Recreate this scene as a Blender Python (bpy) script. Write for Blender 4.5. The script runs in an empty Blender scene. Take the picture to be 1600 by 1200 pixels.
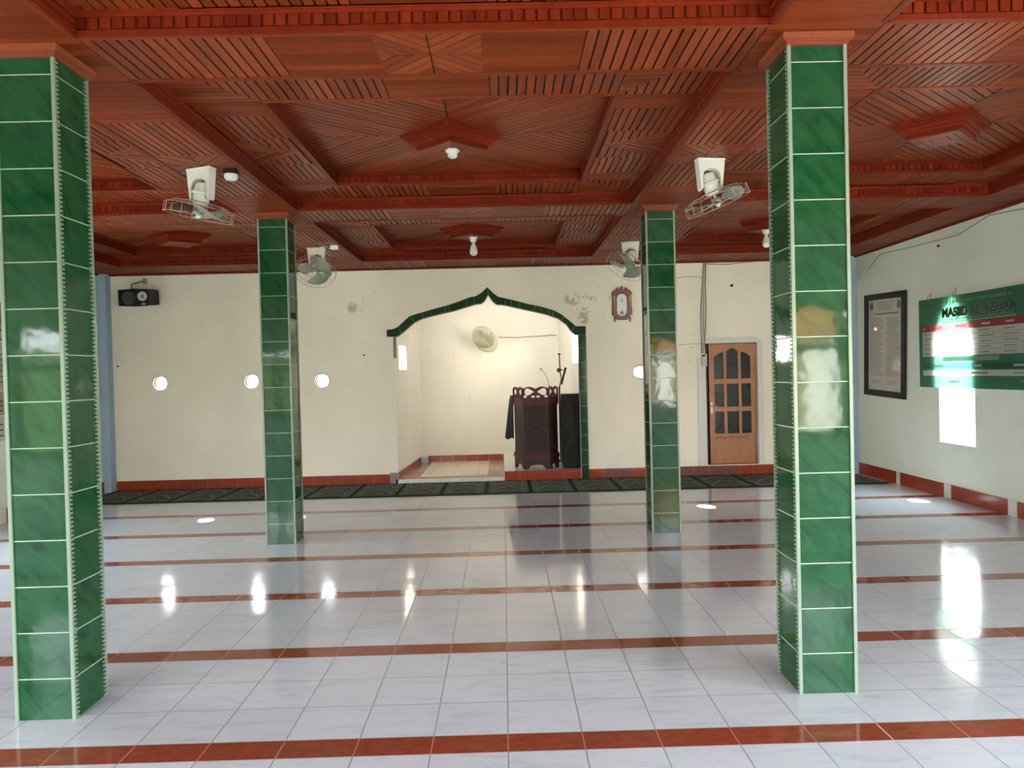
import bpy, bmesh, math, random
from mathutils import Matrix, Vector
random.seed(7)
PI = math.pi
S = bpy.context.scene
C = S.collection

# ------------------------------------------------------------------ camera
F_PX = 1145.93
def cam_axes(yaw, pitch, roll):
    f = Vector((math.sin(yaw)*math.cos(pitch), math.cos(yaw)*math.cos(pitch), math.sin(pitch)))
    r = Vector((math.cos(yaw), -math.sin(yaw), 0)); u = r.cross(f)
    c, q = math.cos(roll), math.sin(roll)
    return c*r+q*u, -q*r+c*u, f
_r, _u, _f = cam_axes(0.0110, -0.0144, -0.0249)
cd = bpy.data.cameras.new('camera'); cam = bpy.data.objects.new('camera', cd); C.objects.link(cam)
cd.sensor_width = 36.0; cd.lens = F_PX/1600*36.0; cd.clip_start = 0.02; cd.clip_end = 300
M = Matrix((_r, _u, -_f)).transposed().to_4x4(); M.translation = Vector((0.0189, 0.0501, 1.4707))
cam.matrix_world = M
S.camera = cam

# ------------------------------------------------------------------ world, sun, exposure
w = bpy.data.worlds.new('sky'); S.world = w; w.use_nodes = True
wn = w.node_tree.nodes; wl = w.node_tree.links
bg = wn['Background']
wtc = wn.new('ShaderNodeTexCoord'); wsep = wn.new('ShaderNodeSeparateXYZ'); wr = wn.new('ShaderNodeValToRGB')
wl.new(wtc.outputs['Generated'], wsep.inputs[0]); wl.new(wsep.outputs['Z'], wr.inputs[0])
wr.color_ramp.elements[0].position = 0.0; wr.color_ramp.elements[0].color = (0.95, 0.97, 1.0, 1)
wr.color_ramp.elements[1].position = 0.6; wr.color_ramp.elements[1].color = (0.72, 0.86, 1.0, 1)
wl.new(wr.outputs[0], bg.inputs['Color'])
bg.inputs['Strength'].default_value = 1.6
sd = bpy.data.lights.new('sun', 'SUN'); sun = bpy.data.objects.new('sun', sd); C.objects.link(sun)
sd.energy = 6.0; sd.angle = math.radians(0.6); sd.color = (1.0, 0.95, 0.86)
sun.rotation_euler = Vector((0.25, -2.29, -1.445)).to_track_quat('-Z', 'Y').to_euler()
sun.location = (0, 14, 8)
S.view_settings.view_transform = 'Standard'; S.view_settings.look = 'None'
S.view_settings.gamma = 1.0; S.view_settings.use_curve_mapping = False
S.view_settings.exposure = 4.36
nl = bpy.data.lights.new('niche_fill', 'AREA'); nl.shape = 'DISK'; nl.size = 0.25; nl.energy = 0.62; nl.color = (1.0, 0.965, 0.88)  # added fill light without a fixture, brightens the niche beyond its windows
nlo = bpy.data.objects.new('niche_fill', nl); C.objects.link(nlo); nlo.location = (0.80, 10.36, 2.45); nlo.rotation_euler = Vector((-0.62, 1.0, -0.28)).to_track_quat('-Z', 'Y').to_euler()
def portal(name, loc, rot, sx, sy):
    d = bpy.data.lights.new(name, 'AREA'); d.shape = 'RECTANGLE'; d.size = sx; d.size_y = sy
    d.cycles.is_portal = True
    o = bpy.data.objects.new(name, d); C.objects.link(o); o.location = loc; o.rotation_euler = rot
    return o

# ------------------------------------------------------------------ key dimensions
XL, XR = -5.40, 4.82            # side walls
YB, YF = -0.75, 10.08           # back wall, front wall
H = 2.94                        # beam soffits
TILE = 0.302; PER = 1.0275; Y1 = 3.0235; STR = 0.140

# ------------------------------------------------------------------ mesh helpers
class MB:
    def __init__(s): s.v = []; s.f = []; s.mi = []; s.uv = []; s.sm = []; s.mats = []
    def m(s, mat):
        if mat not in s.mats: s.mats.append(mat)
        return s.mats.index(mat)
    def add(s, vs, fs, mat=None, uvs=None, smooth=False):
        o = len(s.v); s.v += [tuple(v) for v in vs]
        k = s.m(mat) if mat is not None else 0
        for i, f in enumerate(fs):
            s.f.append([a+o for a in f]); s.mi.append(k); s.sm.append(smooth)
            s.uv.append(uvs[i] if uvs else None)
    def box(s, x0, x1, y0, y1, z0, z1, mat=None, T=None):
        vs = [Vector((x, y, z)) for z in (z0, z1) for y in (y0, y1) for x in (x0, x1)]
        if T is not None: vs = [T @ v for v in vs]
        s.add(vs, [(0,2,3,1),(4,5,7,6),(0,1,5,4),(2,6,7,3),(0,4,6,2),(1,3,7,5)], mat)
    def bbox(s, x0, x1, y0, y1, z0, z1, b, mat=None, T=None):
        """box with chamfered edges on the outline seen along z and at both z ends"""
        def ring(z, i): return [Vector((x0+i+b, y0+i, z)), Vector((x1-i-b, y0+i, z)), Vector((x1-i, y0+i+b, z)), Vector((x1-i, y1-i-b, z)),
                                Vector((x1-i-b, y1-i, z)), Vector((x0+i+b, y1-i, z)), Vector((x0+i, y1-i-b, z)), Vector((x0+i, y0+i+b, z))]
        vs = ring(z0, b)+ring(z0+b, 0)+ring(z1-b, 0)+ring(z1, b)
        if T is not None: vs = [T @ v for v in vs]
        fs = [tuple(reversed(range(8)))]+[(k*8+i, k*8+(i+1) % 8, k*8+8+(i+1) % 8, k*8+8+i) for k in range(3) for i in range(8)]+[tuple(range(24, 32))]
        s.add(vs, fs, mat)
    def prism(s, poly, z0, z1, mat=None, T=None):
        n = len(poly)
        vs = [Vector((p[0], p[1], z0)) for p in poly]+[Vector((p[0], p[1], z1)) for p in poly]
        if T is not None: vs = [T @ v for v in vs]
        s.add(vs, [tuple(reversed(range(n))), tuple(range(n, 2*n))]+[(i, (i+1) % n, n+(i+1) % n, n+i) for i in range(n)], mat)
    def loft(s, rings, mat=None, cap=True, smooth=True, closed=True):
        n = len(rings[0]); vs = [v for r in rings for v in r]; fs = []
        for k in range(len(rings)-1):
            for i in range(n if closed else n-1):
                fs.append((k*n+i, k*n+(i+1) % n, (k+1)*n+(i+1) % n, (k+1)*n+i))
        s.add(vs, fs, mat, smooth=smooth)
        if cap:
            s.add(rings[0], [tuple(reversed(range(n)))], mat); s.add(rings[-1], [tuple(range(n))], mat)
    def tube(s, pts, r, mat=None, n=8, closed=False):
        pts = [Vector(p) for p in pts]; rings = []; N = len(pts); up = None
        for i, p in enumerate(pts):
            a = pts[(i-1) % N] if (closed or i > 0) else p; b = pts[(i+1) % N] if (closed or i < N-1) else p
            d = (b-a).normalized()
            if up is None:
                up = Vector((0, 0, 1)) if abs(d.z) < .9 else Vector((1, 0, 0))
            e1 = d.cross(up)
            if e1.length < 1e-6: e1 = d.orthogonal()
            e1.normalize(); e2 = e1.cross(d).normalized(); up = e2
            rr = r[i] if isinstance(r, (list, tuple)) else r
            rings.append([p+rr*(math.cos(2*PI*k/n)*e1+math.sin(2*PI*k/n)*e2) for k in range(n)])
        if closed: rings.append(rings[0])
        s.loft(rings, mat, cap=not closed)
    def lathe(s, prof, mat=None, n=24, T=None, cap=True):
        rings = []
        for r, z in prof:
            rg = [Vector((r*math.cos(2*PI*k/n), r*math.sin(2*PI*k/n), z)) for k in range(n)]
            if T is not None: rg = [T @ v for v in rg]
            rings.append(rg)
        s.loft(rings, mat, cap=cap)
    def build(s, name, mat=None, parent=None, loc=None):
        me = bpy.data.meshes.new(name); me.from_pydata(s.v, [], s.f)
        mats = s.mats if s.mats else [mat]
        for m_ in mats: me.materials.append(m_)
        if any(s.sm): me.polygons.foreach_set('use_smooth', s.sm)
        if len(mats) > 1: me.polygons.foreach_set('material_index', s.mi)
        if any(u is not None for u in s.uv):
            ul = me.uv_layers.new(name='UVMap')
            for p, u in zip(me.polygons, s.uv):
                if u:
                    for li, c in zip(p.loop_indices, u): ul.data[li].uv = c
        me.update()
        bm = bmesh.new(); bm.from_mesh(me); bmesh.ops.recalc_face_normals(bm, faces=bm.faces); bm.to_mesh(me); bm.free()
        o = bpy.data.objects.new(name, me); C.objects.link(o)
        if parent is not None: o.parent = parent
        if loc is not None: o.location = loc
        return o

def plate_mesh(loops, t0, t1, T=None, bevel=0.0):
    """flat outline with holes (2D points), thick from t0 to t1 along local z; returns (verts, faces)"""
    cu = bpy.data.curves.new('tmp', 'CURVE'); cu.dimensions = '2D'; cu.fill_mode = 'BOTH'
    for lp in loops:
        sp = cu.splines.new('POLY'); sp.points.add(len(lp)-1)
        for p, c in zip(sp.points, lp): p.co = (c[0], c[1], 0, 1)
        sp.use_cyclic_u = True
    cu.extrude = (t1-t0)/2-bevel; cu.bevel_depth = bevel; cu.bevel_resolution = 1
    if bevel: cu.offset = -bevel
    o = bpy.data.objects.new('tmp', cu); C.objects.link(o)
    dg = bpy.context.evaluated_depsgraph_get(); dg.update()
    me = bpy.data.meshes.new_from_object(o.evaluated_get(dg))
    z = (t0+t1)/2
    vs = [Vector((v.co.x, v.co.y, v.co.z+z)) for v in me.vertices]
    if T is not None: vs = [T @ v for v in vs]
    fs = [tuple(p.vertices) for p in me.polygons]
    bpy.data.objects.remove(o); bpy.data.curves.remove(cu); bpy.data.meshes.remove(me)
    return vs, fs

def text_mesh(txt, size, t, T, bold=0.0, sx=1.0):
    cu = bpy.data.curves.new('tmp', 'FONT'); cu.body = txt; cu.size = size; cu.extrude = t/2; cu.align_x = 'CENTER'; cu.align_y = 'CENTER'; cu.offset = bold
    o = bpy.data.objects.new('tmp', cu); C.objects.link(o)
    dg = bpy.context.evaluated_depsgraph_get(); dg.update()
    me = bpy.data.meshes.new_from_object(o.evaluated_get(dg))
    vs = [T @ Vector((v.co.x*sx, v.co.y, v.co.z)) for v in me.vertices]; fs = [tuple(p.vertices) for p in me.polygons]
    bpy.data.objects.remove(o); bpy.data.curves.remove(cu); bpy.data.meshes.remove(me)
    return vs, fs

def frameT(o, ex, ey):
    """matrix with local x -> ex, y -> ey, z -> ex x ey"""
    ex = Vector(ex).normalized(); ey = Vector(ey); ey = (ey-ey.dot(ex)*ex).normalized(); ez = ex.cross(ey)
    m = Matrix((ex, ey, ez)).transposed().to_4x4(); m.translation = Vector(o)
    return m
WALLF = lambda y: frameT((0, y, 0), (1, 0, 0), (0, 0, 1))      # local (x, z) on a plane facing -Y
def circle(cx, cy, r, n=32, ry=None):
    return [(cx+r*math.cos(2*PI*k/n), cy+(ry or r)*math.sin(2*PI*k/n)) for k in range(n)]
def rect(x0, x1, y0, y1): return [(x0, y0), (x1, y0), (x1, y1), (x0, y1)]

def thing(name, label, cat, loc=(0, 0, 0), rotz=0.0, group=None):
    o = bpy.data.objects.new(name, None); C.objects.link(o); o.location = loc; o.rotation_euler = (0, 0, rotz)
    o.empty_display_size = 0.05
    o['label'] = label; o['category'] = cat
    if group: o['group'] = group
    return o
def tag(o, label, cat, group=None):
    o['label'] = label; o['category'] = cat
    if group: o['group'] = group
    return o
def struct(o): o['kind'] = 'structure'; return o
def dup(root, loc, rotz, label):
    r = root.copy(); C.objects.link(r); r.location = loc; r.rotation_euler = (0, 0, rotz); r['label'] = label
    for ch in list(root.children):
        c = ch.copy(); C.objects.link(c); c.parent = r
        for g in list(ch.children):
            d = g.copy(); C.objects.link(d); d.parent = c
    return r

# ------------------------------------------------------------------ materials
class NT:
    def __init__(s, name):
        s.mat = bpy.data.materials.new(name); s.mat.use_nodes = True
        s.t = s.mat.node_tree; s.n = s.t.nodes; s.l = s.t.links
        s.b = s.n['Principled BSDF']; s.out = s.n['Material Output']
    def new(s, typ, **kw):
        nd = s.n.new(typ)
        for k, v in kw.items(): setattr(nd, k, v)
        return nd
    def put(s, sock, v):
        if hasattr(v, 'is_output') or isinstance(v, bpy.types.NodeSocket): s.l.new(v, sock)
        else: sock.default_value = v
    def math(s, op, a, b=None, c=None):
        nd = s.new('ShaderNodeMath', operation=op); s.put(nd.inputs[0], a)
        if b is not None: s.put(nd.inputs[1], b)
        if c is not None: s.put(nd.inputs[2], c)
        return nd.outputs[0]
    def mix(s, f, a, b, mode='MIX'):
        nd = s.new('ShaderNodeMix', data_type='RGBA', blend_type=mode)
        s.put(nd.inputs['Factor'], f); s.put(nd.inputs[6], a); s.put(nd.inputs[7], b)
        return nd.outputs[2]
    def coord(s, kind='Object'):
        return s.new('ShaderNodeTexCoord').outputs[kind]
    def sep(s, v):
        nd = s.new('ShaderNodeSeparateXYZ'); s.l.new(v, nd.inputs[0]); return nd.outputs
    def comb(s, x, y, z):
        nd = s.new('ShaderNodeCombineXYZ')
        for i, a in enumerate((x, y, z)): s.put(nd.inputs[i], a)
        return nd.outputs[0]
    def noise(s, vec, scale, detail=3, rough=0.5, dist=0.0):
        nd = s.new('ShaderNodeTexNoise'); s.l.new(vec, nd.inputs['Vector'])
        nd.inputs['Scale'].default_value = scale; nd.inputs['Detail'].default_value = detail
        nd.inputs['Roughness'].default_value = rough; nd.inputs['Distortion'].default_value = dist
        return nd.outputs['Fac']
    def mapping(s, vec, scale=(1, 1, 1), rot=(0, 0, 0), loc=(0, 0, 0)):
        nd = s.new('ShaderNodeMapping'); s.l.new(vec, nd.inputs[0])
        nd.inputs['Scale'].default_value = scale; nd.inputs['Rotation'].default_value = rot; nd.inputs['Location'].default_value = loc
        return nd.outputs[0]
    def ramp(s, fac, stops):
        nd = s.new('ShaderNodeValToRGB'); s.l.new(fac, nd.inputs[0]); e = nd.color_ramp.elements
        while len(e) < len(stops): e.new(0.5)
        for el, (p, c) in zip(e, stops): el.position = p; el.color = (*c, 1)
        return nd.outputs[0]
    def step(s, v, a, b):
        nd = s.new('ShaderNodeMapRange'); nd.interpolation_type = 'SMOOTHSTEP'
        s.put(nd.inputs[0], v); s.put(nd.inputs[1], a); s.put(nd.inputs[2], b); return nd.outputs[0]
    def bump(s, h, strength=0.3, dist=0.01, normal=None):
        nd = s.new('ShaderNodeBump'); s.l.new(h, nd.inputs['Height']); nd.inputs['Strength'].default_value = strength; nd.inputs['Distance'].default_value = dist
        if normal is not None: s.l.new(normal, nd.inputs['Normal'])
        return nd.outputs[0]
    def set(s, color=None, rough=None, metal=None, spec=None, normal=None, coat=None, coat_rough=None):
        for nm, v in (('Base Color', color), ('Roughness', rough), ('Metallic', metal), ('Specular IOR Level', spec), ('Normal', normal), ('Coat Weight', coat), ('Coat Roughness', coat_rough)):
            if v is not None:
                if isinstance(v, tuple) and len(v) == 3: v = (*v, 1)
                s.put(s.b.inputs[nm], v)
        return s.mat

def mat_plain(name, col, rough=0.5, metal=0.0, spec=0.5, var=0.08, scale=9.0, coat=0.0):
    k = NT(name); v = k.coord()
    n = k.noise(v, scale, 4)
    c = k.mix(k.math('MULTIPLY', n, 1.0), tuple(x*(1-var) for x in col)+(1,), tuple(min(1, x*(1+var)) for x in col)+(1,))
    return k.set(color=c, rough=rough, metal=metal, spec=spec, coat=coat)

def mat_floor():
    k = NT('glazed white floor tile with terracotta bands'); P = k.sep(k.coord())
    u = k.math('DIVIDE', P[0], TILE); uf = k.math('FRACT', u); ui = k.math('FLOOR', u)
    v = k.math('DIVIDE', k.math('SUBTRACT', P[1], Y1), PER); vf = k.math('FRACT', v); vi = k.math('FLOOR', v)
    vy = k.math('MULTIPLY', vf, PER)                       # metres past the far edge of the band before
    row = (PER-STR)/3
    r3 = k.math('DIVIDE', vy, row); rf = k.math('FRACT', r3); ri = k.math('FLOOR', r3)
    isband = k.math('GREATER_THAN', vy, PER-STR)
    du = k.math('MULTIPLY', k.math('SUBTRACT', 0.5, k.math('ABSOLUTE', k.math('SUBTRACT', uf, 0.5))), TILE)
    dv = k.math('MULTIPLY', k.math('SUBTRACT', 0.5, k.math('ABSOLUTE', k.math('SUBTRACT', rf, 0.5))), row)
    dvb = k.math('ABSOLUTE', k.math('SUBTRACT', vy, PER))
    dvr = k.math('MAXIMUM', dv, k.math('MULTIPLY', isband, 1.0))
    d = k.math('MINIMUM', du, k.math('MINIMUM', dvr, k.math('MAXIMUM', dvb, 0.001)))
    g = k.math('SUBTRACT', 1.0, k.step(d, 0.0016, 0.0034))
    # one number per tile
    tid = k.comb(ui, k.math('ADD', k.math('MULTIPLY', vi, 4.0), ri), 0.0)
    wnz = k.new('ShaderNodeTexWhiteNoise', noise_dimensions='3D'); k.l.new(tid, wnz.inputs['Vector'])
    off = k.new('ShaderNodeVectorMath', operation='SCALE'); k.l.new(wnz.outputs['Color'], off.inputs[0]); off.inputs['Scale'].default_value = 20.0
    vec = k.new('ShaderNodeVectorMath', operation='ADD'); k.l.new(k.coord(), vec.inputs[0]); k.l.new(off.outputs[0], vec.inputs[1])
    mv = k.mapping(vec.outputs[0], scale=(2.2, 9, 1), rot=(0, 0, 0.6))
    n1 = k.noise(mv, 2.2, 6, 0.6, 0.8)
    vein = k.ramp(n1, [(0.30, (0.46, 0.49, 0.525)), (0.46, (0.535, 0.565, 0.60)), (0.6, (0.55, 0.58, 0.615))])
    tone = k.math('ADD', 0.96, k.math('MULTIPLY', wnz.outputs['Value'], 0.05))
    white = k.mix(1.0, vein, k.comb(tone, tone, tone), 'MULTIPLY')
    n2 = k.noise(k.mapping(vec.outputs[0], scale=(3, 8, 1)), 6, 4)
    red = k.ramp(n2, [(0.3, (0.21, 0.043, 0.020)), (0.7, (0.27, 0.064, 0.032))])
    col = k.mix(isband, white, red)
    gcol = k.mix(isband, (0.19, 0.185, 0.18, 1), (0.34, 0.15, 0.09, 1))
    col = k.mix(k.math('MULTIPLY', g, 0.92), col, gcol)
    # each tile lies a little out of true
    sub = k.new('ShaderNodeVectorMath', operation='SUBTRACT'); k.l.new(wnz.outputs['Color'], sub.inputs[0]); sub.inputs[1].default_value = (0.5, 0.5, 0.5)
    sc = k.new('ShaderNodeVectorMath', operation='MULTIPLY'); k.l.new(sub.outputs[0], sc.inputs[0]); sc.inputs[1].default_value = (0.006, 0.016, 0.0)
    geo = k.new('ShaderNodeNewGeometry')
    ad = k.new('ShaderNodeVectorMath', operation='ADD'); k.l.new(geo.outputs['Normal'], ad.inputs[0]); k.l.new(sc.outputs[0], ad.inputs[1])
    nn = k.new('ShaderNodeVectorMath', operation='NORMALIZE'); k.l.new(ad.outputs[0], nn.inputs[0])
    wob = k.noise(k.mapping(k.coord(), scale=(1, 1, 1)), 9.0, 1)
    h = k.math('ADD', k.math('MULTIPLY', g, -1.0), k.math('MULTIPLY', wob, 0.12))
    nrm = k.bump(h, 0.35, 0.002, nn.outputs[0])
    rough = k.math('ADD', 0.10, k.math('MULTIPLY', g, 0.35))
    return k.set(color=col, rough=rough, spec=0.52, normal=nrm)

def mat_green(name='green marbled wall tile', z0=0.18, pitch=0.203, zonly=True):
    k = NT(name); co = k.coord(); P = k.sep(co)
    zr = k.math('DIVIDE', k.math('SUBTRACT', P[2], z0), pitch); zf = k.math('FRACT', zr); zi = k.math('FLOOR', zr)
    d = k.math('MULTIPLY', k.math('SUBTRACT', 0.5, k.math('ABSOLUTE', k.math('SUBTRACT', zf, 0.5))), pitch)
    g = k.math('SUBTRACT', 1.0, k.step(d, 0.0016, 0.0030))
    geo = k.new('ShaderNodeNewGeometry')
    oi = k.new('ShaderNodeObjectInfo')
    seed = k.comb(k.math('MULTIPLY', zi, 3.7), k.math('MULTIPLY', oi.outputs['Random'], 31.0), k.math('MULTIPLY', k.sep(geo.outputs['True Normal'])[0], 7.0))
    vec = k.new('ShaderNodeVectorMath', operation='ADD'); k.l.new(co, vec.inputs[0]); k.l.new(seed, vec.inputs[1])
    hx = k.math('ADD', P[0], P[1])
    diag = k.comb(k.math('ADD', hx, k.math('MULTIPLY', P[2], 0.9)), k.math('MULTIPLY', k.math('SUBTRACT', hx, P[2]), 0.35), k.sep(seed)[0])
    sv = k.new('ShaderNodeVectorMath', operation='ADD'); k.l.new(diag, sv.inputs[0]); k.l.new(seed, sv.inputs[1])
    n = k.noise(sv.outputs[0], 11.0, 4, 0.55, 0.9)
    n2 = k.noise(vec.outputs[0], 3.5, 2)
    c = k.ramp(n, [(0.30, (0.003, 0.026, 0.008)), (0.42, (0.006, 0.048, 0.017)), (0.56, (0.012, 0.066, 0.022)), (0.8, (0.018, 0.080, 0.029))])
    c = k.mix(k.math('MULTIPLY', n2, 0.45), c, (0.016, 0.080, 0.034, 1))
    c = k.mix(g, c, (0.36, 0.46, 0.34, 1))
    wob = k.noise(k.mapping(vec.outputs[0], scale=(1, 1, 1)), 7.0, 2)
    h = k.math('ADD', k.math('MULTIPLY', g, -0.6), k.math('MULTIPLY', wob, 0.9))
    return k.set(color=c, rough=k.math('ADD', 0.06, k.math('MULTIPLY', g, 0.4)), spec=0.24, normal=k.bump(h, 0.25, 0.004))

def mat_wall(name, base, stain=(0.40, 0.36, 0.29), amt=0.5, patches=()):
    k = NT(name); co = k.coord(); P = k.sep(co)
    n = k.noise(co, 1.3, 5, 0.6); n2 = k.noise(k.mapping(co, scale=(5, 5, 0.7)), 2.2, 5, 0.65)
    c = k.mix(k.step(n, 0.3, 0.75), tuple(x*0.94 for x in base)+(1,), tuple(x*1.03 for x in base)+(1,))
    c = k.mix(k.math('MULTIPLY', k.step(n2, 0.56, 0.80), amt*0.5), c, (*stain, 1))
    fine = k.noise(co, 26, 5, 0.7); mid = k.noise(co, 9, 4, 0.7)
    for (px, pz, rx, rz, th, colr) in patches:      # peeled and mildewed patches, each at its own spot of the wall
        dx = k.math('DIVIDE', k.math('SUBTRACT', P[0], px), rx); dz = k.math('DIVIDE', k.math('SUBTRACT', P[2], pz), rz)
        rr = k.math('SQRT', k.math('ADD', k.math('MULTIPLY', dx, dx), k.math('MULTIPLY', dz, dz)))
        near = k.math('SUBTRACT', 1.0, k.step(rr, 0.3, 1.0))
        f = k.step(k.math('ADD', k.math('MULTIPLY', mid, 0.75), k.math('MULTIPLY', fine, 0.35)), th, th+0.06)
        c = k.mix(k.math('MULTIPLY', k.math('MULTIPLY', near, f), 0.75), c, (*colr, 1))
    h = k.math('ADD', k.noise(co, 7, 4), k.math('MULTIPLY', fine, 0.25))
    return k.set(color=c, rough=0.62, spec=0.3, normal=k.bump(h, 0.25, 0.006))

def mat_wood(name, dark, light, rough=0.28, spec=0.5, grain=1.0, use_uv=True):
    k = NT(name)
    if use_uv:
        uv = k.new('ShaderNodeUVMap').outputs[0]
        geo = k.new('ShaderNodeNewGeometry'); rnd = geo.outputs['Random Per Island']
        off = k.comb(k.math('MULTIPLY', rnd, 37.0), k.math('MULTIPLY', rnd, 11.0), 0.0)
        ad = k.new('ShaderNodeVectorMath', operation='ADD'); k.l.new(uv, ad.inputs[0]); k.l.new(off, ad.inputs[1])
        v = k.mapping(ad.outputs[0], scale=(1.6, 26, 1))
    else:
        geo = k.new('ShaderNodeNewGeometry'); rnd = geo.outputs['Random Per Island']
        v = k.mapping(k.coord(), scale=(9, 9, 1.5))
    n = k.noise(v, 2.0*grain, 5, 0.6, 0.6)
    c = k.ramp(n, [(0.25, dark), (0.7, light)])
    tone = k.math('ADD', 0.72, k.math('MULTIPLY', rnd, 0.50))
    c = k.mix(1.0, c, k.comb(tone, tone, tone), 'MULTIPLY')
    return k.set(color=c, rough=k.math('ADD', rough, k.math('MULTIPLY', n, 0.12)), spec=spec, normal=k.bump(n, 0.08, 0.002))

M_FLOOR = mat_floor()
M_GREEN = mat_green()
M_GREEN_ARCH = mat_green('dark green arch tile', 0.05, 0.20)
M_MINT = mat_plain('pale green glazed edge trim', (0.205, 0.275, 0.195), 0.35)
M_WALL = mat_wall('cream wall paint', (0.85, 0.785, 0.655), amt=0.25, patches=(
    (1.20, 2.42, 0.42, 0.32, 0.60, (0.30, 0.27, 0.23)), (0.98, 2.46, 0.14, 0.12, 0.50, (0.42, 0.22, 0.18)),
    (-1.70, 2.46, 0.40, 0.30, 0.62, (0.40, 0.37, 0.31)), (1.12, 2.18, 0.10, 0.14, 0.50, (0.33, 0.28, 0.22)),
    (-2.02, 2.42, 0.09, 0.10, 0.48, (0.34, 0.32, 0.28)), (2.60, 1.75, 0.18, 0.5, 0.62, (0.42, 0.40, 0.36))))
M_NICHE = mat_wall('warm cream niche paint', (0.80, 0.77, 0.70), amt=0.35)
M_SIDE = mat_wall('grey cream side wall paint', (0.72, 0.78, 0.68), amt=0.15)
M_BLUE = mat_wall('pale blue paint', (0.34, 0.45, 0.56), amt=0.1)
M_SLAT = mat_wood('varnished brown slats', (0.155, 0.027, 0.007), (0.255, 0.050, 0.015), 0.30, 0.09)
M_PLANK = mat_wood('varnished red brown planks', (0.150, 0.024, 0.006), (0.215, 0.040, 0.011), 0.32, 0.04)
M_RED = mat_wood('deep red varnished moulding', (0.125, 0.012, 0.004), (0.185, 0.022, 0.008), 0.30, 0.10, use_uv=False)
M_BACK = mat_plain('dark wood behind slats', (0.085, 0.013, 0.004), 0.6)
M_ORANGE = mat_wood('orange brown moulding', (0.17, 0.040, 0.016), (0.24, 0.062, 0.026), 0.3, 0.3, use_uv=False)
M_TERRA = mat_plain('glazed terracotta skirting tile', (0.29, 0.042, 0.018), 0.2, var=0.2, scale=3)
M_TERRA_B = mat_plain('brown glazed skirting tile', (0.16, 0.045, 0.035), 0.25, var=0.25)
M_WHITE_TILE = mat_plain('white glazed tile', (0.66, 0.66, 0.62), 0.2)
M_GROUT = mat_plain('skirting grout', (0.36, 0.16, 0.11), 0.8)
M_WPLASTIC = mat_plain('aged white plastic', (0.70, 0.70, 0.63), 0.32, var=0.06)
M_CERAMIC = mat_plain('white ceramic', (0.74, 0.73, 0.68), 0.25)
M_BLACK = mat_plain('black plastic', (0.007, 0.006, 0.006), 0.4, spec=0.25)
M_GREYBLADE = mat_plain('grey green fan blade plastic', (0.215, 0.235, 0.175), 0.35)
M_WIRE = mat_plain('pale wire', (0.50, 0.40, 0.33), 0.35, metal=0.3)
M_STEEL = mat_plain('dull steel', (0.45, 0.45, 0.44), 0.35, metal=0.9)
M_CABLE = mat_plain('grey cable', (0.20, 0.19, 0.17), 0.6)

def obj_plate(name, loops, t0, t1, T, mat, parent=None, bevel=0.0):
    mb = MB(); vs, fs = plate_mesh(loops, t0, t1, T, bevel); mb.add(vs, fs, mat)
    return mb.build(name, mat, parent)

# ------------------------------------------------------------------ room shell
mb = MB(); mb.box(XL-0.15, XR+0.15, YB-0.15, YF, -0.12, 0.0); struct(mb.build('floor', M_FLOOR))

HOLES = [(-4.655, 1.455), (-3.417, 1.450), (-2.461, 1.435), (1.895, 1.447), (4.17, 1.447)]
HR = 0.098
WT = 0.07
# arch: outline of the opening (inner edge of the green band)
ARCH_IN = [(-1.46, 0.0), (-1.46, 2.00), (-1.405, 2.015), (-1.36, 2.045), (-1.27, 2.12), (-1.176, 2.197), (-1.07, 2.245), (-0.965, 2.271), (-0.80, 2.308),
           (-0.632, 2.341), (-0.48, 2.385), (-0.341, 2.425), (-0.265, 2.43), (-0.215, 2.47), (-0.165, 2.545), (-0.115, 2.47), (-0.055, 2.415), (0.052, 2.405), (0.23, 2.36),
           (0.417, 2.316), (0.60, 2.27), (0.781, 2.203), (0.89, 2.12), (0.961, 2.02), (1.01, 1.975), (1.05, 1.975), (1.05, 0.0)]
ARCH_OUT = [(1.155, 0.0), (1.155, 2.09), (1.02, 2.095), (0.96, 2.15), (0.90, 2.20), (0.82, 2.265), (0.732, 2.315), (0.56, 2.37), (0.384, 2.41), (0.21, 2.46), (0.06, 2.50), (-0.03, 2.52), (-0.10, 2.575),
            (-0.175, 2.655), (-0.25, 2.585), (-0.335, 2.535), (-0.41, 2.525), (-0.56, 2.47), (-0.717, 2.42), (-0.87, 2.385), (-1.024, 2.345), (-1.14, 2.315), (-1.244, 2.285), (-1.33, 2.21), (-1.405, 2.145),
            (-1.47, 2.115), (-1.56, 2.105)]
DX0, DX1, DZ0, DZ1 = 2.785, 3.50, 0.145, 1.815
outer = [(XL-0.15, -0.1), (-1.46, -0.1)]+ARCH_IN[1:-1]+[(1.05, -0.1), (XR+0.15, -0.1), (XR+0.15, 3.45), (XL-0.15, 3.45)]
loops = [outer, rect(DX0, DX1, DZ0, DZ1)]+[circle(x, z, HR) for x, z in HOLES]+[circle(4.465, 1.96, 0.022, 20)]
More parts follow.
